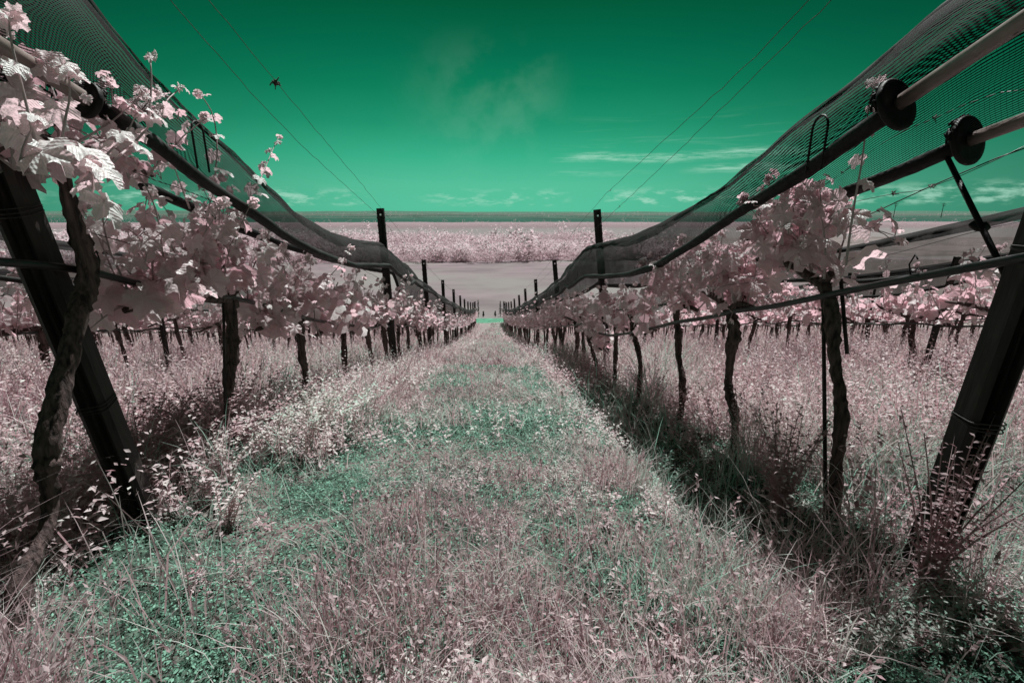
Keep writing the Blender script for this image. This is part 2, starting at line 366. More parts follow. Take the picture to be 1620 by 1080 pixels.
# ------------------------------------------------------------------ leaf templates (x across, y to the tip, z normal)
def vine_leaf(nang, rings, teeth):
    th = np.linspace(0, 2*math.pi, nang, endpoint=False); rel = (th - math.pi/2 + math.pi) % (2*math.pi) - math.pi   # 0 at tip
    a = np.abs(rel)
    lobes = [(0, 1.0, .40), (1.0, .90, .38), (1.95, .76, .42), (2.6, .66, .35)]
    r = np.full(nang, .60)
    for c, q, wd in lobes: r = np.maximum(r, .60 + (q-.60)*np.exp(-((a-c)/wd)**2)*1.0)
    r *= 1 - .86*np.exp(-((a-math.pi)/.22)**2)
    if teeth: r *= 1 + .07*np.where(np.arange(nang) % 2 == 0, 1, -1)*(a < 2.8)
    V = [(0, 0, 0)]; 
    for t in rings:
        rr_ = r*t; x = np.cos(th)*rr_; y = np.sin(th)*rr_
        crease = sum(np.exp(-((a-c)/.16)**2) for c in (0, .95, 1.95))
        z = .10*t*(1-crease) - .26*rr_**2 + .05*t*np.sin(th*7)*t
        V += list(zip(x, y, z))
    V = np.array(V); V[1:, 2] += 0
    f3 = [(0, 1+i, 1+(i+1) % nang) for i in range(nang)]; f4 = []
    for q in range(len(rings)-1):
        o_ = 1+q*nang
        f4 += [(o_+i, o_+nang+i, o_+nang+(i+1) % nang, o_+(i+1) % nang) for i in range(nang)]
    return V, np.array(f3), np.array(f4).reshape(-1, 4)
T_HERO = vine_leaf(36, (.3, .68, 1.), True); T_MID = vine_leaf(14, (1.,), False)
T_FAR = (np.array([(0,-.25,.0),(.62,0,.12),(.35,.75,-.12),(-.35,.8,-.1),(-.62,.05,.12)]), np.array([(0,1,2),(0,2,3),(0,3,4)]), np.zeros((0,4), int))
T_LFT = (np.array([(0,0,0),(.24,.45,.06),(0,1,-.08),(-.24,.45,.06)]), np.array([(0,1,2),(0,2,3)]), np.zeros((0,4), int))
def scatter(mb, T, P, N, D, S, r):
    """leaf template T at points P, normals N, tip directions D, sizes S"""
    V, f3, f4 = T; P = np.asarray(P, float); n = len(P)
    if n == 0: return
    N = N/np.linalg.norm(N, axis=1)[:, None]; D = D - N*np.sum(N*D, 1)[:, None]; D /= np.linalg.norm(D, axis=1)[:, None] + 1e-9
    A = np.cross(D, N)
    S = np.broadcast_to(np.asarray(S, float), (n,))
    W = P[:, None, :] + S[:, None, None]*(V[None, :, 0:1]*A[:, None] + V[None, :, 1:2]*D[:, None] + V[None, :, 2:3]*N[:, None])
    m = len(V); off = (np.arange(n)*m)[:, None, None]
    mb.add(W.reshape(-1, 3), (f3[None]+off).reshape(-1, 3), (f4[None]+off).reshape(-1, 4) if len(f4) else None,
           np.repeat(np.broadcast_to(r, (n,)), m), np.tile(V[:, :2], (n, 1)))
def unit(n): v = rng.normal(size=(n, 3)); return v/np.linalg.norm(v, axis=1)[:, None]

# ------------------------------------------------------------------ vines
def make_shoot(mbS, acc, p0, dirn, length, size, rad, T, step=.075, droop=.0, tip=True):
    n = max(4, int(length/.06)); P = [np.array(p0, float)]; d = np.array(dirn, float); d /= np.linalg.norm(d)
    for i in range(n):
        d = d + rng.normal(size=3)*.09 + np.array((0, 0, -droop*i/n)); d /= np.linalg.norm(d); P.append(P[-1] + d*length/n)
    P = np.array(P); tube(mbS, P, np.linspace(rad, rad*.35, len(P)), 5, .1, r=rng.random())
    m = max(3, int(length/step)); t = np.linspace(.08, 1, m)
    for i, q in enumerate(t):
        c = np.array([np.interp(q*(len(P)-1), np.arange(len(P)), P[:, a]) for a in range(3)])
        ang = i*math.pi + rng.normal()*.7 + (0 if abs(d[0]) < .5 else 1.5)
        side_ = np.array((math.cos(ang), math.sin(ang)*.8, 0.15 + rng.normal()*.2))
        s = size*(1.06 - .72*q**1.6)*rng.uniform(.75, 1.2)
        pet = c + side_*s*rng.uniform(.45, .9) + np.array((0, 0, .02))
        if T is T_HERO: tube(mbS, [c, (c+pet)/2 + np.array((0, 0, .012)), pet], [.0028, .0022, .0018], 4, r=.6)
        nrm = np.array((0, 0, 1.0))*rng.uniform(.2, 1.0) + side_*rng.uniform(.4, 1.3) + np.array((0, -.35, 0)) + rng.normal(size=3)*.4
        tipd = side_*1.0 + np.array((0, 0, -.75)) + rng.normal(size=3)*.35
        acc.append((pet, nrm, tipd, s, np.clip(.25+.5*q+rng.normal()*.18, 0, 1)))
    if tip:
        for _ in range(5):
            acc.append((P[-1]+rng.normal(size=3)*.008, rng.normal(size=3), d+rng.normal(size=3)*.7, size*rng.uniform(.18, .4), rng.uniform(.7, 1)))
def make_foliage(T, y0, y1, zc, nshoot, size, lmin, lmax, extra, step=.075, tall=0):
    """leaves and shoots over a cordon from y0 to y1 at height zc (local, row runs along y)"""
    S = MB(); acc = []
    for i in range(nshoot):
        y = y0 + (y1-y0)*(i+.5)/nshoot + rng.normal()*.03
        ln = rng.uniform(lmin, lmax) * (1.45 if i < tall else 1)
        make_shoot(S, acc, (rng.normal()*.03, y, zc), (rng.normal()*.35, rng.normal()*.22, 1), ln, size, .0055, T, step)
    for i in range(extra):                       # laterals filling the sides
        y = rng.uniform(y0, y1); q = rng.choice((-1, 1))
        make_shoot(S, acc, (rng.normal()*.04, y, zc+rng.uniform(-.02, .3)), (q*rng.uniform(.5, 1.2), rng.normal()*.6, rng.uniform(-.5, .6)), rng.uniform(.14, .30), size*1.05, .004, T, step*.9, .25, False)
    Lm = MB(); a = acc
    scatter(Lm, T, [q[0] for q in a], np.array([q[1] for q in a]), np.array([q[2] for q in a]), np.array([q[3] for q in a]), np.array([q[4] for q in a]))
    return Lm, S
def make_trunk(P, rad, sides=10, rough=.35, step=.05, y0=-.45, y1=.45, zc=None, seed=0):
    mb = MB(); Q = smooth_path(P, step); n = len(Q)
    if sides > 8:
        nn = np.cumsum(rng.normal(size=(n, 3))*.0035, 0); Q = Q + (nn - nn[0])*.5
    t = np.linspace(0, 1, n)
    R_ = (.80 if sides > 12 else .85)*np.interp(t, np.linspace(0, 1, len(rad)), rad)*(1 + .14*np.sin(t*17+seed) + rng.normal(size=n)*.05)
    tube(mb, Q, R_, sides, rough, seed=seed)
    for c in (.35, .8):                                # swollen knots
        i = int(c*n); q = Q[min(i, n-1)]; tube(mb, [q-np.array((0,0,.03)), q, q+np.array((.0,.005,.03))], [R_[i]*.8, R_[i]*1.22, R_[i]*.8], sides, rough, seed=seed+3)
    if zc is not None:                                 # the two arms of the cordon
        top = Q[-1]
        for ye in (y0, y1):
            m = 7; A = np.stack([top[0]+np.cumsum(rng.normal(size=m)*.006), np.linspace(top[1], ye, m), top[2]+np.minimum(.05, np.linspace(0, .12, m))+rng.normal(size=m)*.008 + (zc-top[2]-.03)*np.linspace(0,1,m)], 1)
            tube(mb, smooth_path(A, .04, 1), np.linspace(R_[-1]*.75, .012, len(smooth_path(A, .04, 1))), max(6, sides-3), rough, seed=seed+9)
    return mb
def trunk_path(h, amp):
    z = np.linspace(-.08, h, 7); return np.stack([np.cumsum(rng.normal(size=7))*amp*.5, np.cumsum(rng.normal(size=7))*amp, z], 1)
ROWS = (1.5, 4.5, 7.5)
HC = lambda y: .86 + .17*np.clip((3.6-y)/1.6, 0, 1)      # height of the cordon above ground
ORD = ['first','second','third','fourth','fifth','sixth','seventh','eighth','ninth','tenth','eleventh','twelfth']
variants = []
for lod, T, cnt in ((0, T_MID, 6), (1, T_FAR, 5)):
    for i in range(cnt):
        hc = .86
        Lm, S = make_foliage(T, -.52, .52, hc, 12 if lod == 0 else 10, .078 if lod == 0 else .092, .28, .64, 12 if lod == 0 else 11, .065 if lod == 0 else .085, tall=1)
        P = trunk_path(hc, .035); P[:, 0] -= P[-1, 0]; P[:, 1] -= P[-1, 1]
        tm = make_trunk(P, [.036, .03, .028, .032, .036], 9 if lod == 0 else 6, .3, .06, -.5, .5, hc, i)
        variants.append((lod, tm.mesh('trunk', M_bark), Lm.mesh('foliage', M_leaf, False), S.mesh('shoots', M_shoot)))
LODS = [[v for v in variants if v[0] == q] for q in (0, 1)]
NUM = ['one','two','three','four','five','six','seven']; PY = [6.9 + 4.4*i for i in range(11)]
RY = {-1: [6.75+1.0*i for i in range(45)], 1: [7.45+.93*i for i in range(47)]}
GV1 = 'grapevines in the rows beside the grass path'
rowname = {(-1,0): 'row just left of the path', (1,0): 'row just right of the path', (-1,1): 'second row to the left', (1,1): 'second row to the right', (-1,2): 'third row to the left', (1,2): 'third row to the right'}
def vine_label(s, ri, n, y):
    rn = rowname[(s, ri)]
    if ri == 0:
        j = sum(1 for q in PY if q < y); m = sum(1 for q in RY[s] if (PY[j-1] if j else 0) < q < y)
        if j: return f'grapevine number {NUM[m]} past the {ORD[j-1]} upright post, {rn}', f'grapevines in the {rn}'
        return f'last small grapevine before the first upright post, {rn}', f'grapevines in the {rn}'
    if n < 12: return f'{ORD[n]} grapevine from the camera in the {rn}', f'grapevines in the {rn}'
    if y < 26: return f'small pale leafed grapevine in the middle stretch of the {rn}', f'grapevines in the {rn}'
    return f'tiny distant grapevine in the lower stretch of the {rn}', f'grapevines in the {rn}'
def place_vine(s, ri, n, y):
    x = s*ROWS[ri] + rng.normal()*.03; z = float(g0(y))
    lod = 0 if y < 13 else 1; _, tm, fm, sm = LODS[lod][rng.integers(len(LODS[lod]))]
    la, gr = vine_label(s, ri, n, y)
    r = empty('grapevine', (x, y, z), label=la, cat='grapevine', group=gr)
    r.rotation_euler.z = rng.choice((0, math.pi)) + rng.normal()*.06
    kz = float(HC(y))/.86*rng.uniform(.94, 1.05); r.scale = (rng.uniform(.9, 1.2), 1., kz)
    tk = link(bpy.data.objects.new('trunk', tm), r); tk.scale = (rng.uniform(.6, 1.5), rng.uniform(.75, 1.25), 1); link(bpy.data.objects.new('foliage', fm), r); link(bpy.data.objects.new('shoots', sm), r)
# --- hand-posed vines near the camera
def hero(name_label, s, pathpx, radii, y0, y1, zc, nshoot, size, lmin, lmax, extra, T=T_HERO, tall=0, grp=None, step=.07, X=None, seed=0, xs=(), xx=1.40):
    X = s*1.5 if X is None else X
    W = np.array([px(a, b, X) for a, b in pathpx])[::-1]          # bottom to top
    base = W[0].copy(); base[2] = float(ground(base[0], base[1])) - .03
    W[0, 2] = min(W[0, 2], base[2]-.03)
    r = empty('grapevine', tuple(base), label=name_label, cat='grapevine', group=grp)
    L_ = W - base; ztop = L_[-1, 2]; zc_ = ztop + zc
    tm = make_trunk(L_, radii, 22, .20, .02, y0-base[1], y1-base[1], zc_, seed)
    tm.build('trunk', M_bark, r)
    Lm, S = make_foliage(T, y0-base[1], y1-base[1], zc_, nshoot, size, lmin, lmax, extra, step, tall)
    for pts, sz in xs:
        P = smooth_path([px(*q, s*xx) - base for q in pts], .03, 1); tube(S, P, np.linspace(.0048, .002, len(P)), 6, .08, r=.8)
        acc = []; m = max(3, int(np.linalg.norm(P[-1]-P[0])/.085))
        for i, t in enumerate(np.linspace(.2, 1, m)):
            c = P[int(t*(len(P)-1))]; a = i*2.6; sd_ = np.array((math.cos(a), math.sin(a), .3)); z_ = sz*(1.15-.7*t)
            pet = c + sd_*z_*.6; tube(S, [c, pet], [.0022, .0016], 4, r=.7)
            acc.append((pet, np.array((0,0,1.))*.8+sd_*.7+rng.normal(size=3)*.3, sd_+np.array((0,0,-.6)), z_, .9))
        for _ in range(3): acc.append((P[-1]+rng.normal(size=3)*.01, rng.normal(size=3), rng.normal(size=3)*.8+np.array((0,0,1.)), sz*rng.uniform(.25, .5), 1.))
        scatter(Lm, T, [q[0] for q in acc], np.array([q[1] for q in acc]), np.array([q[2] for q in acc]), np.array([q[3] for q in acc]), np.array([q[4] for q in acc]))
    Lm.build('foliage', M_leaf, r, smooth=True); S.build('shoots', M_shoot, r)
    return r
GL, GRr = 'grapevines in the row just left of the path', 'grapevines in the row just right of the path'
hero('nearest grapevine at far left, thick twisted shaggy trunk crossing the leaning end post', -1,
     [(100,225),(112,300),(130,370),(150,435),(122,500),(103,570),(90,640),(76,720),(86,775),(76,835),(44,890),(22,940),(8,990)],
     [.038,.034,.029,.029,.033,.036,.038,.040,.030,.028,.026], 1.52, 2.25, -.10, 12, .074, .24, .46, 11, tall=0, grp=GL, X=-1.42, seed=1, xx=1.22, xs=[([(70,290),(50,200),(28,110),(16,60),(14,30)], .070), ([(95,260),(100,200),(112,150),(108,110)], .092), ([(120,290),(165,250),(205,205),(215,180)], .075), ([(30,270),(40,220),(60,190)], .085), ([(140,330),(150,290),(140,262)], .08), ([(180,255),(225,215),(262,160),(285,140)], .06), ([(235,200),(240,130),(238,95)], .05)])
hero('second grapevine left of the path, straight trunk under dense pale leaves', -1,
     [(364,470),(372,540),(366,620),(372,700),(366,770),(362,800)], [.046,.040,.038,.042,.048], 2.05, 3.15, .06, 21, .094, .36, .66, 26, tall=0, grp=GL, seed=2, xs=[([(338,300),(345,230),(338,180),(318,150)], .06), ([(385,330),(410,290),(430,240),(442,215)], .062), ([(300,330),(285,290),(275,262)], .06)])
hero('third grapevine left of the path, trunk leaning over tangled weeds', -1,
     [(474,500),(476,550),(484,600),(476,650),(470,690)], [.04,.034,.034,.046], 3.1, 4.15, .04, 19, .088, .38, .66, 26, T_HERO, 1, GL, seed=3)
hero('fourth grapevine left of the path, slim trunk under a thick leaf wall', -1,
     [(547,508),(544,550),(548,600),(552,640)], [.036,.03,.04], 4.12, 5.2, .04, 18, .084, .34, .58, 26, T_MID, 2, GL, .07, seed=4)
hero('fifth grapevine left of the path, slanting thin trunk in front of the line post', -1,
     [(578,515),(586,560),(594,610),(600,650)], [.036,.03,.04], 5.2, 6.2, .02, 15, .084, .30, .54, 20, T_MID, 1, GL, .07, seed=5)
hero('nearest grapevine right of the path, dark trunk beside a bamboo thin stake', 1,
     [(1303,452),(1312,500),(1318,560),(1326,620),(1328,680),(1332,740)], [.034,.029,.027,.031,.036], 2.02, 2.62, .04, 14, .104, .32, .52, 20, tall=0, grp=GRr, seed=6, xs=[([(1338,420),(1350,330),(1365,250),(1372,180),(1385,128)], .055)])
hero('second grapevine right of the path, bent trunk with a swollen head', 1,
     [(1155,490),(1168,520),(1158,560),(1152,610),(1166,660),(1168,700)], [.042,.032,.030,.034,.044], 2.62, 3.35, .05, 14, .090, .22, .42, 19, tall=0, grp=GRr, seed=7)
hero('third grapevine right of the path, thin kinked trunk', 1,
     [(1070,488),(1073,530),(1072,570),(1082,600),(1078,640)], [.034,.028,.026,.034], 3.35, 4.3, .04, 14, .086, .26, .40, 24, T_HERO, 0, GRr, seed=8)
hero('fourth grapevine right of the path, leaning trunk bent like an elbow', 1,
     [(1000,510),(1002,530),(1016,570),(1014,610),(1012,660)], [.036,.028,.028,.036], 4.3, 5.2, .04, 12, .086, .26, .42, 18, T_MID, 1, GRr, .07, seed=9)
hero('fifth grapevine right of the path, slim upright trunk', 1,
     [(972,515),(971,550),(973,600),(973,640)], [.032,.027,.036], 5.2, 6.1, .03, 12, .086, .26, .42, 18, T_MID, 1, GRr, .07, seed=10)
hero('sixth grapevine right of the path, trunk slanting against the tall line post', 1,
     [(930,530),(940,560),(948,600),(951,625)], [.034,.03,.036], 6.1, 7.0, .03, 12, .086, .26, .42, 18, T_MID, 1, GRr, .07, seed=11)
for s in (-1, 1):
    y = 6.75 if s < 0 else 7.45; n = 5 if s < 0 else 6
    while y < 51:
        if y < 14 or rng.random() > .06: place_vine(s, 0, n, y)
        y += 1.0 if s < 0 else .93; n += 1
    y, n = 3.0, 0
    while y < 47: place_vine(s, 1, n, y + rng.normal()*.04); y += .98; n += 1
    y, n = 5.2, 0
    while y < 40: place_vine(s, 2, n, y + rng.normal()*.04); y += .98; n += 1
# rows further out on both sides, one mass
mT, mF = MB(), MB()
for s in (-1, 1):
    for X0 in (10.5, 13.5, 16.5, 19.5, 22.5, 25.5, 28.5):
        n = int((46-X0*.7)/.98*1.0); ys = X0*.78 + np.arange(n)*.98
        for y in ys:
            z = float(g0(y)); tube(mT, [(s*X0, y, z-.05), (s*X0+rng.normal()*.03, y+rng.normal()*.03, z+.45), (s*X0, y, z+.88)], [.035,.03,.035], 5, .2, seed=int(y*7))
        m = 62*n; yy = rng.uniform(X0*.75, ys[-1]+.5, m); hh = .80 + rng.beta(1.6, 2.2, m)*.62
        P = np.stack([s*X0 + rng.normal(size=m)*.13, yy, g0(yy)+hh], 1)
        scatter(mF, T_FAR, P, unit(m)*.7+np.array((0,0,.7)), unit(m)+np.array((0,0,-.6)), rng.uniform(.07, .13, m), rng.uniform(.2, .9, m))
o_ = mF.build('distant_vine_rows', M_leaf, smooth=False); tag(o_, 'far rows of pale leafed vines spreading out on both sides of the slope', 'vine rows', kind='stuff')
mT.build('trunks', M_bark, o_)['kind'] = 'stuff'

# ------------------------------------------------------------------ posts
def post_mesh(h, wd=.086, dp=.05, lip=.022):
    mb = MB(); t = .006; hole = .022; z1 = h-.075
    # web facing the camera, with a punched hole near the top
    box(mb, (0, 0, (z1-hole)/2-.15), (wd-.001, t, z1-hole+.3)); box(mb, (0, 0, (h+z1)/2), (wd-.001, t, h-z1))
    sw = (wd-hole)/2
    box(mb, (-(hole+sw)/2, 0, z1-hole/2), (sw-.001, t, hole)); box(mb, ((hole+sw)/2, 0, z1-hole/2), (sw-.001, t, hole))
    for s in (-1, 1):
        box(mb, (s*(wd/2+t/2), dp/2-.004, h/2-.15), (t, dp, h+.3)); box(mb, (s*(wd/2-lip/2+t), dp, h/2-.15), (lip, t, h+.3))
        z = .3
        while z < h-.02:
            box(mb, (s*(wd/2+t+.004), .012, z), (.010, .010, .018)); z += .105
    return mb.mesh('line_post', M_post, False)
PM = post_mesh(2.42)
PY = [6.9 + 4.4*i for i in range(11)]
for s in (-1, 1):
    for ri in range(4):
        X0 = s*(1.5+3*ri); nm = 'left' if s < 0 else 'right'
        rn = rowname.get((s, ri), f'fourth row to the {nm}')
        ys = PY if ri == 0 else ([2.2+4.4*i + (2.4 if s > 0 else 0) for i in range(10)] if ri == 1 else [5.4+4.4*i for i in range(8)] if ri == 2 else [8.2+4.4*i for i in range(6)])
        for i, y in enumerate(ys):
            o_ = link(bpy.data.objects.new('line_post', PM)); o_.location = (X0 + (.0 if ri else rng.normal()*.015), y+.05, float(g0(y)) - (0 if ri == 0 else .25 if s < 0 and ri == 1 else .95 if ri == 1 else .55))
            lean = R(-6.5) if (ri == 0 and s > 0) else R(-1.5) if ri == 0 else rng.normal()*.02
            lean *= (1 if i < 2 or ri else .5)
            o_.rotation_euler = (rng.normal()*.015, lean, rng.normal()*.05)
            if ri: o_.scale = (.55, .55, 1)
            if ri == 0: 
                o_.location.x += -math.sin(lean)*2.4
            if True:
                la = f'{ORD[i]} tall upright post from the camera in the {rn}' if ri == 0 else f'short dark line post, {ORD[i]} from the camera in the {rn}'
            tag(o_, la, 'post', f'line posts in the {rn}')
def end_post(X0, top, bot, label, wd, Xt):
    A = px(bot[0], bot[1], X0); B = px(top[0], top[1], Xt)
    A[2] = min(A[2], float(ground(A[0], A[1])) + .02)
    d = Vector(B-A).normalized(); B = Vector(B) + d*.55; A = Vector(A) - d*.25
    L = (B-A).length
    ax_ = d; side_ = Vector((1, -.25 if X0 > 0 else .25, 0)); side_ = (side_ - ax_*side_.dot(ax_)).normalized(); fr = ax_.cross(side_)
    M = Matrix((side_, fr, ax_)).transposed().to_4x4(); 
    r = bpy.data.objects.new('end_post', None)
    mb = MB(); h = wd/2
    prof = [(-h,-.03),(-h*.62,-.045),(-h*.5,-.012),(-h*.1,-.012),(0,-.04),(h*.1,-.012),(h*.5,-.012),(h*.62,-.045),(h,-.03),(h,.05),(h*.7,.055),(h*.6,.01),(-h*.6,.01),(-h*.7,.055),(-h,.05)]
    n = len(prof); nz = 24; V = []
    for i in range(nz+1):
        for a, b in prof: V.append((a, b, L*i/nz))
    F = [(i*n+j, i*n+(j+1) % n, (i+1)*n+(j+1) % n, (i+1)*n+j) for i in range(nz) for j in range(n)]
    mb.add(V, None, F); 
    c = len(V)
    mb.add([(0, 0, L)] + [(a, b, L) for a, b in prof], [(0, 1+j, 1+(j+1) % n) for j in range(n)])
    o_ = mb.build('end_post', M_post, smooth=False); M.translation = A; o_.matrix_world = M
    for zz in (L*.30+.25, L*.62+.2, L*.9):
        for q in range(3):
            m2 = MB(); a = np.linspace(0, 2*math.pi, 25); ca, sa = np.cos(a), np.sin(a)
            pts = np.stack([np.sign(ca)*np.abs(ca)**.4*(h+.004), np.sign(sa)*np.abs(sa)**.4*.058+.004, zz+q*.009+.006*np.sin(a+q)], 1)
            tube(m2, pts, .0022, 5, cap=False); m2.build('wire_wrap', M_wire, o_)
    return tag(o_, label, 'post', 'leaning end posts')
end_post(-1.5, (-8,250), (246,868), 'broad grooved dark end post leaning left behind the nearest twisted vine trunk', .098, -1.56)
end_post(1.5, (1636,430), (1468,872), 'broad grooved dark end post leaning right at the right edge of the photo', .086, 1.56)

# ------------------------------------------------------------------ hail nets on roller pipes
def interp_y(P, ys):
    P = np.asarray(P); o_ = np.argsort(P[:, 1]); P = P[o_]
    return np.interp(ys, P[:, 1], P[:, 2])
def net_sheet(mb, y, xt, zt, xb, zb, nv, billow, sgn, seed):
    v = np.linspace(0, 1, nv)[None, :]; yy = y[:, None]
    x = xt + (xb-xt)*v**.8 + sgn*billow*np.sin(v*math.pi)*(.5+fbm(yy*1.3+0*v, v*2+0*yy, seed)) +   .005*np.sin(yy*13+v*5+fbm(yy*2, v*3, seed+1)*9)
    z = zt[:, None]*(1-v) + zb[:, None]*v + (fbm(yy*3, v*4, seed+2)-.5)*.03*np.sin(v*math.pi)
    V = np.stack([x, yy+0*v+(fbm(yy*1.5, v*3, seed+4)-.5)*.06, z], -1).reshape(-1, 3); n = len(y)
    dl = np.r_[0, np.cumsum(np.hypot(np.diff(y), np.diff(zt)))]
    hgt = np.hypot(xb-xt, np.mean(zt-zb))
    uv = np.stack([dl[:, None]+0*v, v*np.maximum(.25, (zt-zb)[:, None])*1.1+0*yy], -1).reshape(-1, 2)
    ii = np.arange(n-1)[:, None]*nv; jj = np.arange(nv-1)[None, :]
    mb.add(V, None, np.stack([ii+jj, ii+jj+1, ii+nv+jj+1, ii+nv+jj], -1).reshape(-1, 4), .5, uv)
def sagtop(y, h=1.90, ph=0.):    # height above ground; sags between posts
    t = ((y-6.9-ph)/4.4) % 1; return h - .05*np.sin(t*math.pi)
def net_system(s, ri, label, topP=None, rollP=None, rollx=.2, top_h=1.80, roll_h=1.45, y0=1.0, y1=49, far=False, pipe=None, mat=M_net, cat='hail net', grp='black hail nets over the vine rows'):
    X0 = s*(1.5+3*ri); sg = -s if not far else s
    xr = X0 + sg*rollx
    ya = np.r_[np.arange(y0, 8, .06), np.arange(8, 20, .15), np.arange(20, y1, .4)]
    gz_ = g0(ya); zt = gz_ + sagtop(ya, top_h, 0 if ri == 0 else 1.5*ri); t = ((ya-6.9)/4.4) % 1
    zr = gz_ + roll_h - .06*np.sin(t*math.pi) + (.03*np.sin(ya*2.1) if ri else 0)
    if topP is not None:
        a = interp_y(topP, ya); bl = smst(ya, 7.0, 8.2); m_ = max(p_[1] for p_ in topP); zt = np.where(ya < m_, a, a*(1-smst(ya, m_, m_+.8)) + zt*smst(ya, m_, m_+.8))
        a = interp_y(rollP, ya); m_ = max(p_[1] for p_ in rollP); zr = np.where(ya < m_, a, a*(1-smst(ya, m_, m_+.8)) + zr*smst(ya, m_, m_+.8))
    r = empty('hail_net', (xr, float(ya[0]), float(zr[0])), label=label, cat=cat, group=grp); r.location = (0, 0, 0)
    xr_ = np.full(len(ya), xr)
    mb = MB(); net_sheet(mb, ya, X0, zt, xr, zr, 12, .05, sg, int(10*ri+s+5)); mb.build('net_panel', mat, r)
    if not far:                                  # folded strip under the top edge and the edge cord
        mb = MB(); net_sheet(mb, ya, X0+sg*.012, zt+.004, X0+sg*.06, zt-.085-.03*np.sin(ya*1.7), 5, .02, sg, 77+ri); mb.build('folded_hem', M_netd, r)
        P = np.stack([np.full(len(ya), X0)+.004*np.sin(ya*9), ya, zt+.004], 1); mb = MB(); tube(mb, P, .0065, 6); mb.build('edge_cord', M_black, r)
    # rolled net: lumpy dark tube
    yr = ya[::1]; P = np.stack([xr+.006*np.sin(yr*7), yr, zr], 1)
    if pipe is not None: P = P[P[:, 1] >= pipe[0][1]]
    th = .027*(1+.22*(fbm(P[:, 1]*3, P[:, 1]*0, 9+ri)-.5)) * (1. if ri == 0 else .9)
    mb = MB(); tube(mb, P, th, 12, .10, seed=ri+3); mb.build('rolled_net', M_black, r)
    if pipe is not None:
        A, B, dr = pipe; d = (B-A)/np.linalg.norm(B-A)
        mb = MB(); tube(mb, [A-d*.02, A+(B-A)*.5, B], [.0225]*3, 24, r=.5); mb.build('roller_pipe', M_pipe, r)
        # flange disc: dished plate with a hub
        mb = MB(); C = A; q = []
        prof = [(-.014,.0),(-.014,.035),(-.012,dr*.72),(-.014,dr*.95),(-.008,dr),(.002,dr),(.006,dr*.96),(.005,dr*.75),(.005,.035),(.006,.0)]
        T = d + np.array((.30 if C[0] > 0 else -.30, 0, 0)); T /= np.linalg.norm(T); A1 = np.cross((0, 0, 1.), T); A1 /= np.linalg.norm(A1); B1 = np.cross(T, A1); m = 36
        a = np.arange(m)/m*2*math.pi; ring = np.outer(np.cos(a), A1) + np.outer(np.sin(a), B1)
        V = np.concatenate([C + T*o1 + ring*o2 for o1, o2 in prof]); n = len(prof)
        F = [(i*m+j, i*m+(j+1) % m, (i+1)*m+(j+1) % m, (i+1)*m+j) for i in range(n-1) for j in range(m)]
        mb.add(V, None, F); mb.build('flange_disc', M_black, r)
        # scrunched end of the net wrapped round the flange
        mb = MB(); 
        for q in range(34):
            a0 = rng.uniform(0.2, 2.9); c0 = C + (np.cos(a0)*A1+np.sin(a0)*B1)*dr*rng.uniform(.86, 1.0) - d*rng.uniform(0.01, .035)
            pts = [c0 + (np.cos(a0+w_*.12)-np.cos(a0))*A1*dr + (np.sin(a0+w_*.12)-np.sin(a0))*B1*dr + rng.normal(size=3)*.004 for w_ in range(4)]; tube(mb, smooth_path(pts, .008, 1), .0042, 5, seed=q)
        mb.build('net_gather', M_black, r)
    return r
XL, XR = -1.5, 1.5
topL = [px(*q, XL) for q in [(60,-90),(130,0),(213,100),(283,173),(347,230),(403,283),(460,333),(520,368),(560,380),(600,384),(638,417)]]
rolL = [px(*q, XL+.2) for q in [(20,90),(70,124),(137,158),(240,225),(317,283),(380,325),(440,366),(500,400),(560,420),(615,420),(650,450)]]
topR = [px(*q, XR) for q in [(1620,-85),(1500,5),(1400,92),(1280,187),(1215,243),(1150,297),(1100,325),(1050,352),(1000,374),(950,385),(930,390),(905,418)]]
rolR = [px(*q, XR-.2) for q in [(1640,35),(1540,95),(1420,170),(1340,225),(1280,265),(1200,317),(1130,362),(1080,396),(1040,420),(1000,433),(960,437),(925,437),(900,455)]]
rolR2 = [px(*q, XR+.2) for q in [(1700,155),(1620,190),(1533,222),(1450,260),(1340,304),(1250,345),(1180,383),(1120,418),(1070,440),(1010,452),(960,452)]]
def pipe_of(a, b, X, dr, ext=.5):
    A, B = px(*a, X), px(*b, X); return (A, B + (B-A)/np.linalg.norm(B-A)*ext, dr)
net_system(-1, 0, 'black hail net with pale roller pipe over the vines just left of the path', topL, rolL, top_h=1.88, roll_h=1.64, y0=1.30, y1=50, pipe=pipe_of((137,158),(0,72),XL+.2,.058))
net_system(1, 0, 'large black hail net with upper pale pipe, near side of the right row', topR, rolR, top_h=1.86, roll_h=1.46, y0=1.20, y1=50, pipe=pipe_of((1420,165),(1620,32),XR-.2,.083))
net_system(1, 0, 'hail net on the lower pale pipe, far side of the right row', topR, rolR2, y0=1.50, y1=50, far=True, pipe=pipe_of((1533,222),(1620,190),XR+.2,.086))
net_system(-1, 0, 'hail net roll behind the leaves of the left row', topL, [px(*q, XL-.2) for q in [(0,190),(120,245),(240,300),(350,350),(440,385),(520,410),(580,425),(620,432)]], y0=1.9, y1=50, far=True)
for s, nm in ((-1, 'left'), (1, 'right')):
    net_system(s, 1, f'dark hail net running along the second vine row to the {nm}', top_h=1.80, roll_h=1.36, y0=2.2, y1=46, mat=M_netl)
    net_system(s, 2, f'dark hail net running along the third vine row to the {nm}', top_h=1.80, roll_h=1.36, y0=4.2, y1=40, mat=M_netl)

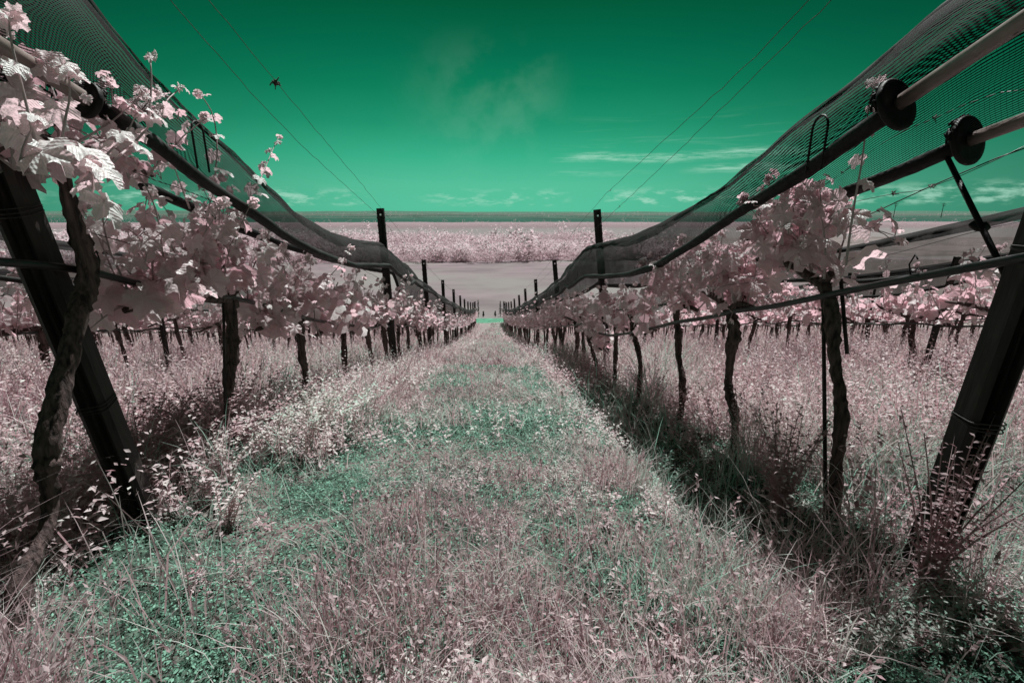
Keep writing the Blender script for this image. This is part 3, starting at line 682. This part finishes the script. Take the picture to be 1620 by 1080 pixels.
# wire hoops holding the nets, chain, stay rod
def arch(X0, y, z0, h, wd, label):
    P = [(X0, y-wd/2, z0)] + [(X0, y-wd/2*math.cos(a), z0+h-wd/2+wd/2*math.sin(a)) for a in np.linspace(0, math.pi, 9)] + [(X0, y+wd/2, z0-.01)]
    mb = MB(); tube(mb, P, .0045, 6); tag(mb.build('wire_hoop', M_black), label, 'hoop', 'bent wire hoops on the nets')
for (a, b), X0, la in (((1287,270), XR-.22, 'black bent wire hoop standing on the net roll right of the path'), ((322,268), XL+.22, 'black bent wire hoop on the net left of the path')):
    q = px(a, b, X0); arch(X0, q[1], q[2], .20, .09, la)
mb = MB(); A = px(1499,250,XR+.2); B = px(1612,478,XR+.05); tube(mb, [A, (A+B)/2, B], .009, 10)
c = px(1549,360,XR+.13); tube(mb, [c-np.array((.0,.02,.0)), c, c+np.array((0,.025,.01))], .017, 8, .3)
tag(mb.build('stay_rod', M_black), 'thin black slanting stay rod between the lower net roll and the right end post', 'rod')
mb = MB(); A, B = px(-40,75,-1.38), px(78,142,-1.38)
for st in range(2):
    n = 11; 
    for i in range(n):
        t = i/(n-1); c = A + (B-A)*t + np.array((.02*st, 0, -.04*st-.05*math.sin(t*3.1)*(1+st))); d = (B-A)/np.linalg.norm(B-A)
        nrm = np.array((1., 0, 0)) if i % 2 else np.array((0, 0, 1.)); nrm = nrm - d*np.dot(d, nrm); nrm /= np.linalg.norm(nrm)
        a = np.linspace(0, 2*math.pi, 13); pts = [c + d*math.cos(q)*.023 + nrm*math.sin(q)*.013 for q in a]; tube(mb, pts, .004, 6, cap=False)
tag(mb.build('chain', M_black), 'dark chain hanging under the pale pipe at top left', 'chain')

# ------------------------------------------------------------------ wires and drip hoses
def clips(root, P, n, rad):
    for i in range(n):
        q = P[int(rng.uniform(.15, .95)*(len(P)-1))]; mb = MB()
        for _ in range(5):
            pts = [q + rng.normal(size=3)*rad*w_ for w_ in (0.3, 1, 1.6)]; tube(mb, smooth_path(pts, .004, 1), .0016, 4)
        mb.build('dried_tendril', M_deb, root)
def wire(pts, label, rad=.0018, nclip=4, kink=.006, crad=.005):
    P = smooth_path(pts, .12, 1); P[1:-1] += rng.normal(size=(len(P)-2, 3))*kink*.4
    mb = MB(); tube(mb, P, rad, 5); o_ = mb.build('trellis_wire', M_wire); tag(o_, label, 'wire', 'steel trellis wires')
    clips(o_, P[:int(len(P)*.5)] if len(P) > 90 else P, nclip, crad); return o_
def post_top(s, i): y = PY[i]; return np.array((s*1.5, y, float(g0(y))+2.36))
wl1 = [px(190,-100,XL), px(268,0,XL), px(445,200,XL), px(520,270,XL), px(583,326,XL)] + [post_top(-1, i)-np.array((.04,0,0)) for i in range(11)]
wl2 = [px(265,-80,XL+.12), px(330,0,XL+.12), px(445,140,XL+.12), px(600,325,XL+.12)] + [post_top(-1, i)+np.array((.12,0,-.14)) for i in range(1, 11)]
wr1 = [px(1365,-90,XR-.12), px(1280,0,XR-.12), px(1170,115,XR-.12), px(1050,222,XR-.12), px(937,327,XR-.12)] + [post_top(1, i)-np.array((.08,0,.03)) for i in range(1, 11)]
wr2 = [px(1400,-85,XR), px(1315,0,XR), px(1195,120,XR), px(1060,252,XR), px(960,345,XR)] + [post_top(1, i)+np.array((.05,0,-.12)) for i in range(1, 11)]
wire(wl1, 'upper steel wire running above the left row to its first upright post', nclip=9)
ow = wire(wl2, 'second steel wire against the sky left of the path, with a dead clump on it', nclip=9)
q = px(437,132,XL+.12); mb = MB()
for _ in range(26):
    pts = [q + rng.normal(size=3)*.014*w_ for w_ in (.2, .7, 1.1)]; tube(mb, pts, .0035, 4)
mb.build('dead_leaf_clump', M_bark, ow)
wire(wr1, 'upper steel wire against the sky right of the path', nclip=9)
wire(wr2, 'second steel wire against the sky right of the path, dipping behind the line post', nclip=9)
X2 = XR+.25
for pts, la in (([(1640,228),(1530,270),(1375,340),(1250,395),(1215,410)], 'dark wire crossing the sky under the lower disc at right'),
                ([(1640,222),(1560,262),(1470,300),(1380,312),(1340,322)], 'faint wire with two clips over the distant fields at right'),
                ([(1640,140),(1560,150),(1480,185),(1400,222),(1330,275),(1260,325)], 'thin wire crossing behind the net sheet at right'),
                ([(1640,345),(1540,365),(1440,395),(1340,420),(1180,460)], 'long slanting wire crossing the right end post level')):
    wire([px(*q, X2) for q in pts], la, .0024 if 'dark' in la else .0014, 2)
wire([px(*q, XL+.1) for q in [(-40,180),(60,210),(170,255),(290,300),(400,345),(520,400),(600,440)]], 'foliage wire threading through the leaves of the left row', .002, 0)
wire([px(*q, XL+.05) for q in [(150,370),(300,410),(420,440),(520,470),(620,505)]], 'lower foliage wire over the trunks of the left row', .002, 0)
def hose(pts, label, rad, grp='black drip hoses'):
    P = smooth_path(pts, .08, 2); mb = MB(); tube(mb, P, rad, 10); o_ = mb.build('drip_hose', M_hose); tag(o_, label, 'hose', grp)
    hk = None
    for q in P[6::14][:30]:
        if hk is not None:
            c = hk.copy(); link(c, o_); c.location = tuple(q-q0); continue
        m = MB(); q0 = q
        tube(m, [q+np.array((0,-.004,rad*.8)), q+np.array((0,.012,.05)), q+np.array((.004,.0,.085)), q+np.array((0,-.018,.07))], .0028, 5)
        hk = m.build('hose_hook', M_black, o_)
    return o_
def follow(X0, ya, yb, h, amp=.05, sp=1.0, ph=0):
    yy = np.arange(ya, yb, .35); return [np.array((X0, y, float(g0(y)) + float(h) + amp*abs(math.sin(math.pi*(y-ph)/sp)) - amp)) for y in yy]
hose([px(*q, XL+.03) for q in [(-60,408),(0,415),(60,418),(150,430),(220,450),(300,462),(365,470),(430,485),(490,506),(540,512),(590,520)]] + follow(XL+.03, 6.6, 50, .82), 'thick black drip hose strung along the trunks of the left row', .014)
hose([px(*q, XR-.03) for q in [(1700,395),(1620,407),(1500,430),(1375,453),(1295,470),(1213,487),(1170,490),(1120,503),(1075,508),(1030,520),(990,528),(955,532)]] + follow(XR-.03, 7.4, 50, .80), 'thick black drip hose strung along the trunks of the right row', .014)
for s, nm in ((-1, 'left'), (1, 'right')):
    for ri, q, ya in ((1, 'second', 2.0), (2, 'third', 4.2), (3, 'fourth', 7.)):
        hose(follow(s*(1.5+3*ri), ya, 44-ri*4, .80, .06, .98, .4), f'thin sagging drip hose along the {q} vine row to the {nm}', .010)
mb = MB(); P = [px(*q, XL+.02) for q in [(-60,255),(20,300)]]
# stakes beside the vines
for (a, b, c_, d_), X0, la in (((1302,440,1306,800), XR-.02, 'thin upright stake against the nearest right vine trunk'), ((1330,440,1340,560), XR+.05, 'short thin rod hanging behind the nearest right vine'),
                 ((352,370,358,760), XL+.02, 'slim dark stake tied to the second left vine trunk'), ((228,350,262,530), XL-.9, 'dark leaning stake behind the left row leaves')):
    A, B = px(a, b, X0), px(c_, d_, X0); B[2] = max(B[2], float(ground(B[0], B[1]))-.05) if d_ > 700 else B[2]
    mb = MB(); tube(mb, [A, (A+B)/2, B], .008, 8, .1); tag(mb.build('vine_stake', M_post), la, 'stake', 'vine stakes')

# ------------------------------------------------------------------ grasses and weeds (uncountable)
def bare(x, y):
    """0 where grass is thick, 1 where mossy soil shows"""
    b = smst(fbm(x*1.6, y*1.2, 41, 3), .46, .62)*.85
    for cx, cy, rx, ry, a in ((-1.12,1.3,.24,.3,1), (-1.38,1.68,.22,.28,1), (-1.08,1.8,.30,.4,1), (-.90,2.3,.33,.4,1), (-.95,3.2,.30,.6,.9), (-.5,2.5,.25,.3,.8),
                          (.1,2.8,.38,.5,.85), (.15,2.15,.25,.22,.8), (.15,4.4,.3,.7,.6), (-.15,1.5,.15,.2,.5), (.5,1.2,.15,.12,.6),
                          (1.2,2.6,.27,.8,1), (1.33,1.8,.3,.4,1), (1.4,1.35,.36,.3,1), (1.5,1.08,.4,.25,1), (1.33,4.3,.22,1.1,1), (1.1,6.2,.2,.7,.8)):
        b = np.maximum(b, a*np.exp(-((x-cx)/rx)**2-((y-cy)/ry)**2))
    return np.clip(b*1.25, 0, 1)
def in_view(x, y, m=1.12):
    return np.abs(x-.047*y) < (y+.35)*1.32*m*.92 + .2
def sample(n, xa, xb, ya, yb, pw=1.0):
    u = rng.random(n); y = ya*(yb/ya)**u if pw == 1 else ya + (yb-ya)*u
    x = rng.uniform(xa, xb, n) if pw != 1 else rng.uniform(-1, 1, n)*np.minimum(max(abs(xa), abs(xb)), (y+.35)*1.3)+.047*y
    ok = in_view(x, y); return x[ok], y[ok]
def blades(mb, x, y, h, wdt, lean, rv, curl=1.):
    n = len(x); z = ground(x, y)-.01; a = rng.uniform(0, 2*math.pi, n)
    ld = np.stack([np.cos(a), np.sin(a), np.zeros(n)], 1); b = a + rng.normal(size=n)*.9 + math.pi/2
    wd_ = np.stack([np.cos(b), np.sin(b), np.zeros(n)], 1)*wdt[:, None]
    base = np.stack([x, y, z], 1); up = np.array((0, 0, 1.))
    def at(t): return base + up*(h*(t - .35*lean*t*t*curl))[:, None] + ld*(h*lean*t*t)[:, None]
    p1, p2, p3 = at(.45), at(.8), at(1.)
    V = np.stack([base-wd_*.5, base+wd_*.5, p1-wd_*.45, p1+wd_*.45, p2-wd_*.28, p2+wd_*.28, p3], 1).reshape(-1, 3)
    off = (np.arange(n)*7)[:, None, None]
    F4 = np.array([(0,1,3,2),(2,3,5,4)])[None]+off; F3 = np.array([(4,5,6)])[None]+off
    mb.add(V, F3.reshape(-1, 3), F4.reshape(-1, 4), np.repeat(rv, 7)); return p3, ld
def colour(x, y, mint=0.):
    n = len(x); b = bare(x, y)
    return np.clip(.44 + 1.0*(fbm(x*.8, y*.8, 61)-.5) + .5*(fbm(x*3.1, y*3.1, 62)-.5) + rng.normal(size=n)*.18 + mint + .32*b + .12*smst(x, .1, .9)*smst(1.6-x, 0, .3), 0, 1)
# short grass of the path
mb = MB()
for (n, xa, xb, ya, yb, hs, ws) in ((70000,-2.6,2.6,.55,3.2,1.,.0028), (58000,-4,4,3.0,9,1.1,.006), (46000,-3,3,8.5,30,1.3,.015), (14000,-2.2,2.2,30,52,1.5,.035)):
    x, y = sample(n, xa, xb, ya, yb); rd = np.abs(np.abs(x) % 3 - 1.5)
    keep = rng.random(len(x)) < (1-bare(x, y)*.96)*(.35+.75*smst(fbm(x*5, y*5, 72), .38, .58)); x, y, rd = x[keep], y[keep], rd[keep]
    cl_ = fbm(x*3, y*3, 71); h = (.05 + .13*rng.random(len(x))**1.5*(.4+cl_*1.2) + .10*smst(.8-rd, 0, .5)*rng.random(len(x)))*hs
    blades(mb, x, y, h, ws*rng.uniform(.6, 1.4, len(x)), rng.uniform(.3, 1.3, len(x)), colour(x, y))
tag(mb.build('short_grass', M_grass), 'short dry pale grass covering the path between the vine rows', 'grass', kind='stuff')
# tall grass under the rows and in the further alleys
mb = MB(); seeds = ([], [], [])
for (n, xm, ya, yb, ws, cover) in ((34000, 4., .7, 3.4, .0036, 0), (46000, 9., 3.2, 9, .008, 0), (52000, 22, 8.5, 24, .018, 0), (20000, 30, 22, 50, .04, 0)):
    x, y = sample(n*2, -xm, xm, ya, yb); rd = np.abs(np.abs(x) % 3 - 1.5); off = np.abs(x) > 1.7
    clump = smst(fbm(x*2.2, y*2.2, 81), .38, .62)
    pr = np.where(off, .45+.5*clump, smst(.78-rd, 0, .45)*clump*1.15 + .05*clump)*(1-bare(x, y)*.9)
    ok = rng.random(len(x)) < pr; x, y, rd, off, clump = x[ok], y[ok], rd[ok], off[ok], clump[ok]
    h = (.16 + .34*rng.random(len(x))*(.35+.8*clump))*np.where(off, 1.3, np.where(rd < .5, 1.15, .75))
    p3, ld = blades(mb, x, y, h, ws*rng.uniform(.6, 1.5, len(x)), rng.uniform(.15, .95, len(x)), np.clip(colour(x, y, -.12) + np.where(off, .16-.30*smst(np.abs(x), 2.2, 4.5), 0), 0, 1), 1.1)  # outer alley grass tinted darker, imitating vignetting at the frame sides
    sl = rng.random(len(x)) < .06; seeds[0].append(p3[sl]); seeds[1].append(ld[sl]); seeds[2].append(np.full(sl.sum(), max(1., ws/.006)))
# a few big leaning tufts in the foreground
for cx, cy, n, h0 in ((-.40,1.75,300,.22), (-.1,1.25,240,.17), (.45,1.6,240,.18), (.75,2.3,300,.24), (.2,2.3,160,.14), (-.3,1.05,220,.2), (.85,1.1,300,.26), (-.45,1.12,420,.24), (-.35,1.35,300,.22), (.62,1.2,420,.28), (.9,1.5,300,.28), (-1.95,1.55,420,.34), (-2.1,1.9,300,.35), (-1.7,2.4,300,.32), (.3,1.05,200,.18), (1.55,2.4,500,.45), (1.9,2.9,600,.5), (1.75,4.2,500,.5), (.15,1.4,160,.2), (2.0,2.1,600,.5)):
    x = cx + rng.normal(size=n)*.13; y = cy + rng.normal(size=n)*.11
    p3, ld = blades(mb, x, y, h0*rng.uniform(.5, 1.15, n), .0034*rng.uniform(.6, 1.5, n), rng.uniform(.1, .8, n), np.clip(colour(x, y, -.1), 0, 1), 1.)
    sl = rng.random(n) < .1; seeds[0].append(p3[sl]); seeds[1].append(ld[sl]); seeds[2].append(np.full(sl.sum(), 1.))
P = np.concatenate(seeds[0]); D = np.concatenate(seeds[1]); S_ = np.concatenate(seeds[2])
for q in range(7):                                # seed heads: small spikelets down the stem tip
    scatter(mb, T_LFT, P - np.array((0,0,1.))*(q*.009*S_)[:, None] - D*(q*.003*S_)[:, None], unit(len(P)), D*.5+np.array((0,0,1.))+unit(len(P))*.45, .022*S_, .25)
tag(mb.build('tall_grass', M_grass), 'tall pinkish seeding grass standing under and behind the vine rows', 'grass', kind='stuff')
# mossy low leaflets on the bare soil
mb = MB(); x, y = sample(210000, -2.6, 2.6, .6, 9.); ok = rng.random(len(x)) < bare(x, y)*.6+.12; x, y = x[ok], y[ok]; n = len(x)
P = np.stack([x, y, ground(x, y)+rng.random(n)*.03*(.4+fbm(x*7, y*7, 44))+.010], 1)
scatter(mb, T_LFT, P, unit(n)*.6+np.array((0,0,.8)), unit(n), rng.uniform(.007, .016, n)*(.8+y*.22), rng.random(n))
tag(mb.build('mossy_ground_cover', M_moss), 'low green moss and tiny leaves on the bare soil patches', 'ground cover', kind='stuff')
# leafy weeds with paired leaflets
def weed_cloud(mb, n, xa, ya, yb, h0, h1, leaf, nl, pf, mint):
    x, y = sample(n, -xa, xa, ya, yb); ok = rng.random(len(x)) < pf(x, y); x, y = x[ok], y[ok]; n = len(x)
    h = rng.uniform(h0, h1, n); a = rng.uniform(0, 6.28, n); ln = rng.uniform(.1, .8, n); z = ground(x, y)
    c = np.clip(.42+.5*(fbm(x*1.2, y*1.2, 91)-.5)*1.2+mint, 0, 1)
    blades(mb, x, y, h, np.full(n, leaf*.16), ln, np.clip(c-.1, 0, 1))
    for i in range(nl):
        t = (i+1)/nl; s_ = 1 if i % 2 else -1
        P = np.stack([x+np.cos(a)*h*ln*t*t, y+np.sin(a)*h*ln*t*t, z+h*(t-.35*ln*t*t)], 1)
        sd_ = np.stack([-np.sin(a+i*.9)*s_, np.cos(a+i*.9)*s_, np.full(n, .45)], 1)+unit(n)*.35
        scatter(mb, T_LFT, P, np.array((0,0,1.))+unit(n)*.6, sd_, leaf*(1.15-.55*t)*rng.uniform(.7, 1.2, n), np.clip(c+rng.normal(size=n)*.14, 0, 1))
mb = MB()
weed_cloud(mb, 8000, 2.2, .6, 3.4, .04, .14, .017, 14, lambda x, y: (.75-bare(x, y)*.8)*smst(fbm(x*2.5, y*2.5, 55), .35, .6), .05)
weed_cloud(mb, 420, 1.8, .7, 2.6, .06, .15, .034, 12, lambda x, y: smst(fbm(x*2, y*2, 57), .5, .6), -.1)
weed_cloud(mb, 5200, 6, 3., 9, .08, .24, .042, 10, lambda x, y: smst(1.1-np.abs(np.abs(x) % 3-1.5), 0, .8)*.9+.15, .06)
weed_cloud(mb, 3000, 4, 1.4, 4.5, .25, .58, .042, 22, lambda x, y: smst(.55-np.abs(np.abs(x) % 3-1.5), 0, .3)*(1-bare(x, y)), -.05)
weed_cloud(mb, 26000, 9, 2.0, 12, .22, .62, .038, 22, lambda x, y: smst(.45-np.abs(x+1.42), 0, .15)*.85*smst(y+x*0, 2.5, 3.0)*smst(fbm(x*1.5, y*1.5, 47), .3, .5), .16)
weed_cloud(mb, 9000, 4, 1.9, 7, .25, .58, .034, 22, lambda x, y: smst(.40-np.abs(x-1.85), 0, .15)*.8*smst(fbm(x*1.5, y*1.5, 48), .35, .55), .0)
weed_cloud(mb, 30000, 9, 4.6, 16, .15, .48, .060, 16, lambda x, y: smst(.40-np.abs(x-1.25), 0, .15)*.7*smst(y+x*0, 5.2, 6.2), -.05)
weed_cloud(mb, 7000, 2.4, 1.0, 6, .05, .17, .024, 12, lambda x, y: smst(.42-np.abs(x-1.22), 0, .2)*smst(fbm(x*3, y*2, 58), .40, .52), .35)
weed_cloud(mb, 30000, 14, 2.0, 16, .3, .78, .048, 16, lambda x, y: (smst(.75-np.abs(np.abs(x) % 3-1.5), 0, .4)+.25)*(np.abs(x) > 1.9)*.8*smst(fbm(x*1.1, y*1.1, 59), .33, .55), -.08)  # outer alley weeds toned darker, with the same vignetting in their colour
weed_cloud(mb, 3800, 12, 4.5, 20, .22, .45, .065, 14, lambda x, y: smst(.9-np.abs(np.abs(x) % 3-1.5), 0, .5)*.9, .05)
weed_cloud(mb, 5000, 20, 16, 50, .2, .5, .14, 8, lambda x, y: smst(1.0-np.abs(np.abs(x) % 3-1.5), 0, .5)*.9, .02)
tag(mb.build('leafy_weeds', M_weed), 'tangled leafy weeds with small paired leaves along the row edges', 'weeds', kind='stuff')

# single weeds near the camera
def weed(label, x, y, h, n_st, nl, leaf, tone, spread=.12, lean=(0, 0)):
    z = float(ground(x, y)); r = empty('weed_plant', (x, y, z), label=label, cat='weed', group='tall weeds near the camera')
    S = MB(); Lf = MB()
    for s_ in range(n_st):
        e = np.array((rng.normal()*spread+lean[0], rng.normal()*spread+lean[1], h*rng.uniform(.7, 1.05)))
        P = smooth_path([np.array((rng.normal()*.01, rng.normal()*.01, -.02)), e*np.array((.25,.25,.45))+rng.normal(size=3)*.01, e], .02, 2)
        tube(S, P, np.linspace(.0042, .0014, len(P)), 5, .1, r=tone)
        t = np.linspace(.12, 1, nl); idx = (t*(len(P)-1)).astype(int); Q = P[idx]; a = np.arange(nl)*2.4+rng.random()*6
        D = np.stack([np.cos(a), np.sin(a), np.full(nl, .55)], 1)+rng.normal(size=(nl, 3))*.2
        scatter(Lf, T_LFT, Q, np.array((0,0,1.))+unit(nl)*.4-D*.2, D, leaf*(1.1-.55*t)*rng.uniform(.8, 1.2, nl), np.clip(tone+rng.normal(size=nl)*.1, 0, 1))
    S.build('stems', M_weed, r); Lf.build('leaves', M_weed, r)
weed('pinkish branching weed at the right edge in front of the end post', 1.36, 1.22, .60, 16, 44, .034, .15, .13, (.12, 0))
weed('small bright pink weed at the bottom of the path', .20, .83, .11, 6, 22, .030, .02, .035)
weed('tall narrow leaved weed right of the left end post foot', -1.22, 2.0, .30, 5, 40, .036, .55, .10, (.06, 0))
weed('spiky pale weed left of the second left vine trunk', -1.42, 2.38, .36, 9, 44, .038, .6, .10, (.05, 0))
weed('bushy reddish weed between the first two left vines', -1.62, 2.75, .58, 60, 44, .05, .22, .24)
weed('dark reddish bush weed behind the left end post', -1.85, 2.4, .5, 50, 40, .05, .18, .22)
weed('tall spindly weed in front of the nearest right vine trunk', 1.36, 1.95, .52, 14, 40, .045, .2, .16)
weed('bushy weed leaning over the dark furrow right of the path', 1.15, 5.6, .5, 22, 30, .075, .2, .2)
weed('mint green weed tuft on the edge of the dark furrow', 1.05, 2.55, .22, 10, 20, .045, .95, .1)
weed('pale leafy weed below the third left vine', -1.3, 3.3, .42, 60, 34, .05, .80, .24)

# ------------------------------------------------------------------ valley: wood, hedges, saplings, poles
M_tree = leafy('pale_woodland', [(0, (.54,.44,.465)), (.5, (.68,.62,.635)), (1, (.79,.77,.77))], (1,.8,.86), .45, .7, .1, False)
def shrubs(mb, X_, Y_, S_, nl, tone=0.):
    for cx, cy, s_ in zip(X_, Y_, S_):
        n = int(nl*(1.4 if cy < 175 else .8)); d = unit(n); rr_ = rng.random(n)**.4; lump = 1+.35*np.sin(d[:, 0]*5+cx)*np.cos(d[:, 1]*4+cy)
        P = np.stack([cx+d[:, 0]*rr_*s_*.9*lump, cy+d[:, 1]*rr_*s_*.9*lump, GZ[-1]+s_*.85+d[:, 2]*rr_*s_*.95*lump], 1)
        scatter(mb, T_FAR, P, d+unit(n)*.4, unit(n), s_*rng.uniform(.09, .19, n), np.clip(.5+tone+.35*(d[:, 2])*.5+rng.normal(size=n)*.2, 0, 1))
mb = MB(); n = 7000; Yw = 138*(300/138.)**rng.random(n); Xw = rng.uniform(-1, 1, n)*0 + rng.uniform(-250, 72, n)
dens = fbm(Xw*.03, Yw*.03, 14) > .36
Xw[:] = Xw; ok = (Yw > 150+.06*Xw+14*(fbm(Xw*.03, Xw*0, 6)-.5)) & (np.abs(Xw) < Yw*1.25) & (dens | (Yw < 170)) & ~((Xw > 14) & (Yw > 205) & (Yw < 262))
Xw, Yw = Xw[ok], Yw[ok]; shrubs(mb, Xw, Yw, rng.uniform(1.0, 2.5, len(Xw))*(.7+.8*fbm(Xw*.06, Yw*.05, 15))*np.where(rng.random(len(Xw)) < .05, 1.9, 1), 80)
xe = np.arange(-200, 72, 1.5); shrubs(mb, xe, 150+.06*xe+14*(fbm(xe*.03, xe*0, 6)-.5)+rng.normal(size=len(xe))*1.3+1.0*np.sin(xe*.05), rng.uniform(1.0, 2.3, len(xe)), 110, -.1)
tag(mb.build('woodland', M_tree, smooth=False), 'pale pink scrub woodland filling the valley beyond the field', 'woodland', kind='stuff')
def hedge(label, xa, xb, y, dx, s0, s1, slope=0.):
    mb = MB(); xe = np.arange(xa, xb, dx); xe = xe[rng.random(len(xe)) < .85]; shrubs(mb, xe, y+slope*(xe-xa)+rng.normal(size=len(xe))*1.5, rng.uniform(s0, s1, len(xe)), 22, -.3)
    tag(mb.build('hedgerow', M_tree, smooth=False), label, 'hedgerow', 'hedgerows in the valley')
hedge('nearer bushy hedgerow across the dark fields at right', 74, 330, 195, 2.6, .8, 2.0, .08)
hedge('farther low hedgerow across the dark fields at right', 76, 500, 330, 4, 1.0, 2.4)
hedge('lowest thin hedgerow at right just above the net lines', 70, 220, 128, 2.0, .4, 1.0, .1)
hedge('hedgerow crossing the far fields behind the woodland', -420, 500, 420, 5, 1.4, 3.4)
hedge('broken bush line between the far pink fields', -300, 500, 520, 4, 1.0, 3.6, .04)
hedge('scattered tree line on the far edge of the green plain', -2400, 2600, 1500, 16, 3, 9, .03)
hedge('low dark tree line near the horizon', -5000, 5000, 3000, 30, 5, 16, -.02)
hedge('thin hedgerow line left of the path in the middle field', -190, -60, 120, 1.7, .4, 1.1, -.05)
hedge('far bush line along the edge of the dark green plain', -800, 900, 640, 8, 2, 5)
M_cyp = leafy('dark_sapling', [(0, (.02,.03,.025)), (1, (.07,.08,.07))], (.6,.6,.6), .1, .8, .1, False)
def sapling(x, y, h, wd, label):
    z = float(g0(y)); r = empty('young_tree', (x, y, z), label=label, cat='young tree', group='slim young trees at the foot of the rows')
    mb = MB(); tube(mb, [(0,0,-.1),(.03,0,h*.5),(.0,0,h)], [.05,.035,.015], 6, .1); mb.build('trunk', M_bark, r)
    n = 160; t = rng.random(n); P = np.stack([rng.normal(size=n)*wd*(1-t*.8), rng.normal(size=n)*wd*(1-t*.8), h*(.15+.9*t)], 1); mb = MB()
    scatter(mb, T_LFT, P, unit(n), unit(n)*.5+np.array((0,0,1.)), rng.uniform(.1, .22, n), rng.random(n)); mb.build('crown', M_cyp, r)
for X_, h, wd, la in (((755,492), 1.9, .09, 'taller slim dark young tree left of the path end'), ((790,490), 1.75, .12, 'taller slim dark young tree right of the path end'), ((796,488), 1.5, .07, 'thinner slim dark young tree just beside the right tall one'), ((763,496), .6, .06, 'tiny dark sapling at the path end, left one'), ((782,496), .6, .07, 'tiny dark sapling at the path end, right one'),
                      ((718,486), 1.6, .08, 'slim young tree seen behind the left line posts'), ((832,487), 1.6, .10, 'forked slim young tree seen behind the right line posts')):
    dx = (X_[0]-773)/FPX; sapling(dx*67, 66., h*1.15, wd, la)
M_pole = solid('weathered_pole', (.03,.03,.028), (.06,.055,.05), .9, 1)
for xx, la in ((1412, 'utility pole on the horizon, left one of the pair'), (1487, 'utility pole on the horizon, right one of the pair')):
    D = 1400.; dx = (xx-810)/FPX; ang = math.atan(dx/1.03)+YAW
    x, y = math.tan(ang)*D, D; z = GZ[-1]
    r = empty('utility_pole', (x, y, z), label=la, cat='utility pole', group='utility poles on the horizon')
    mb = MB(); tube(mb, [(0,0,-1),(0,0,20),(0,0,42)], [.9,.8,.7], 8); mb.build('pole', M_pole, r)
    mb = MB(); box(mb, (0, -1.3, 38), (12, 1.2, 1.5)); box(mb, (0, -1.3, 33), (8, 1.2, 1.2)); mb.build('crossarm', M_pole, r)
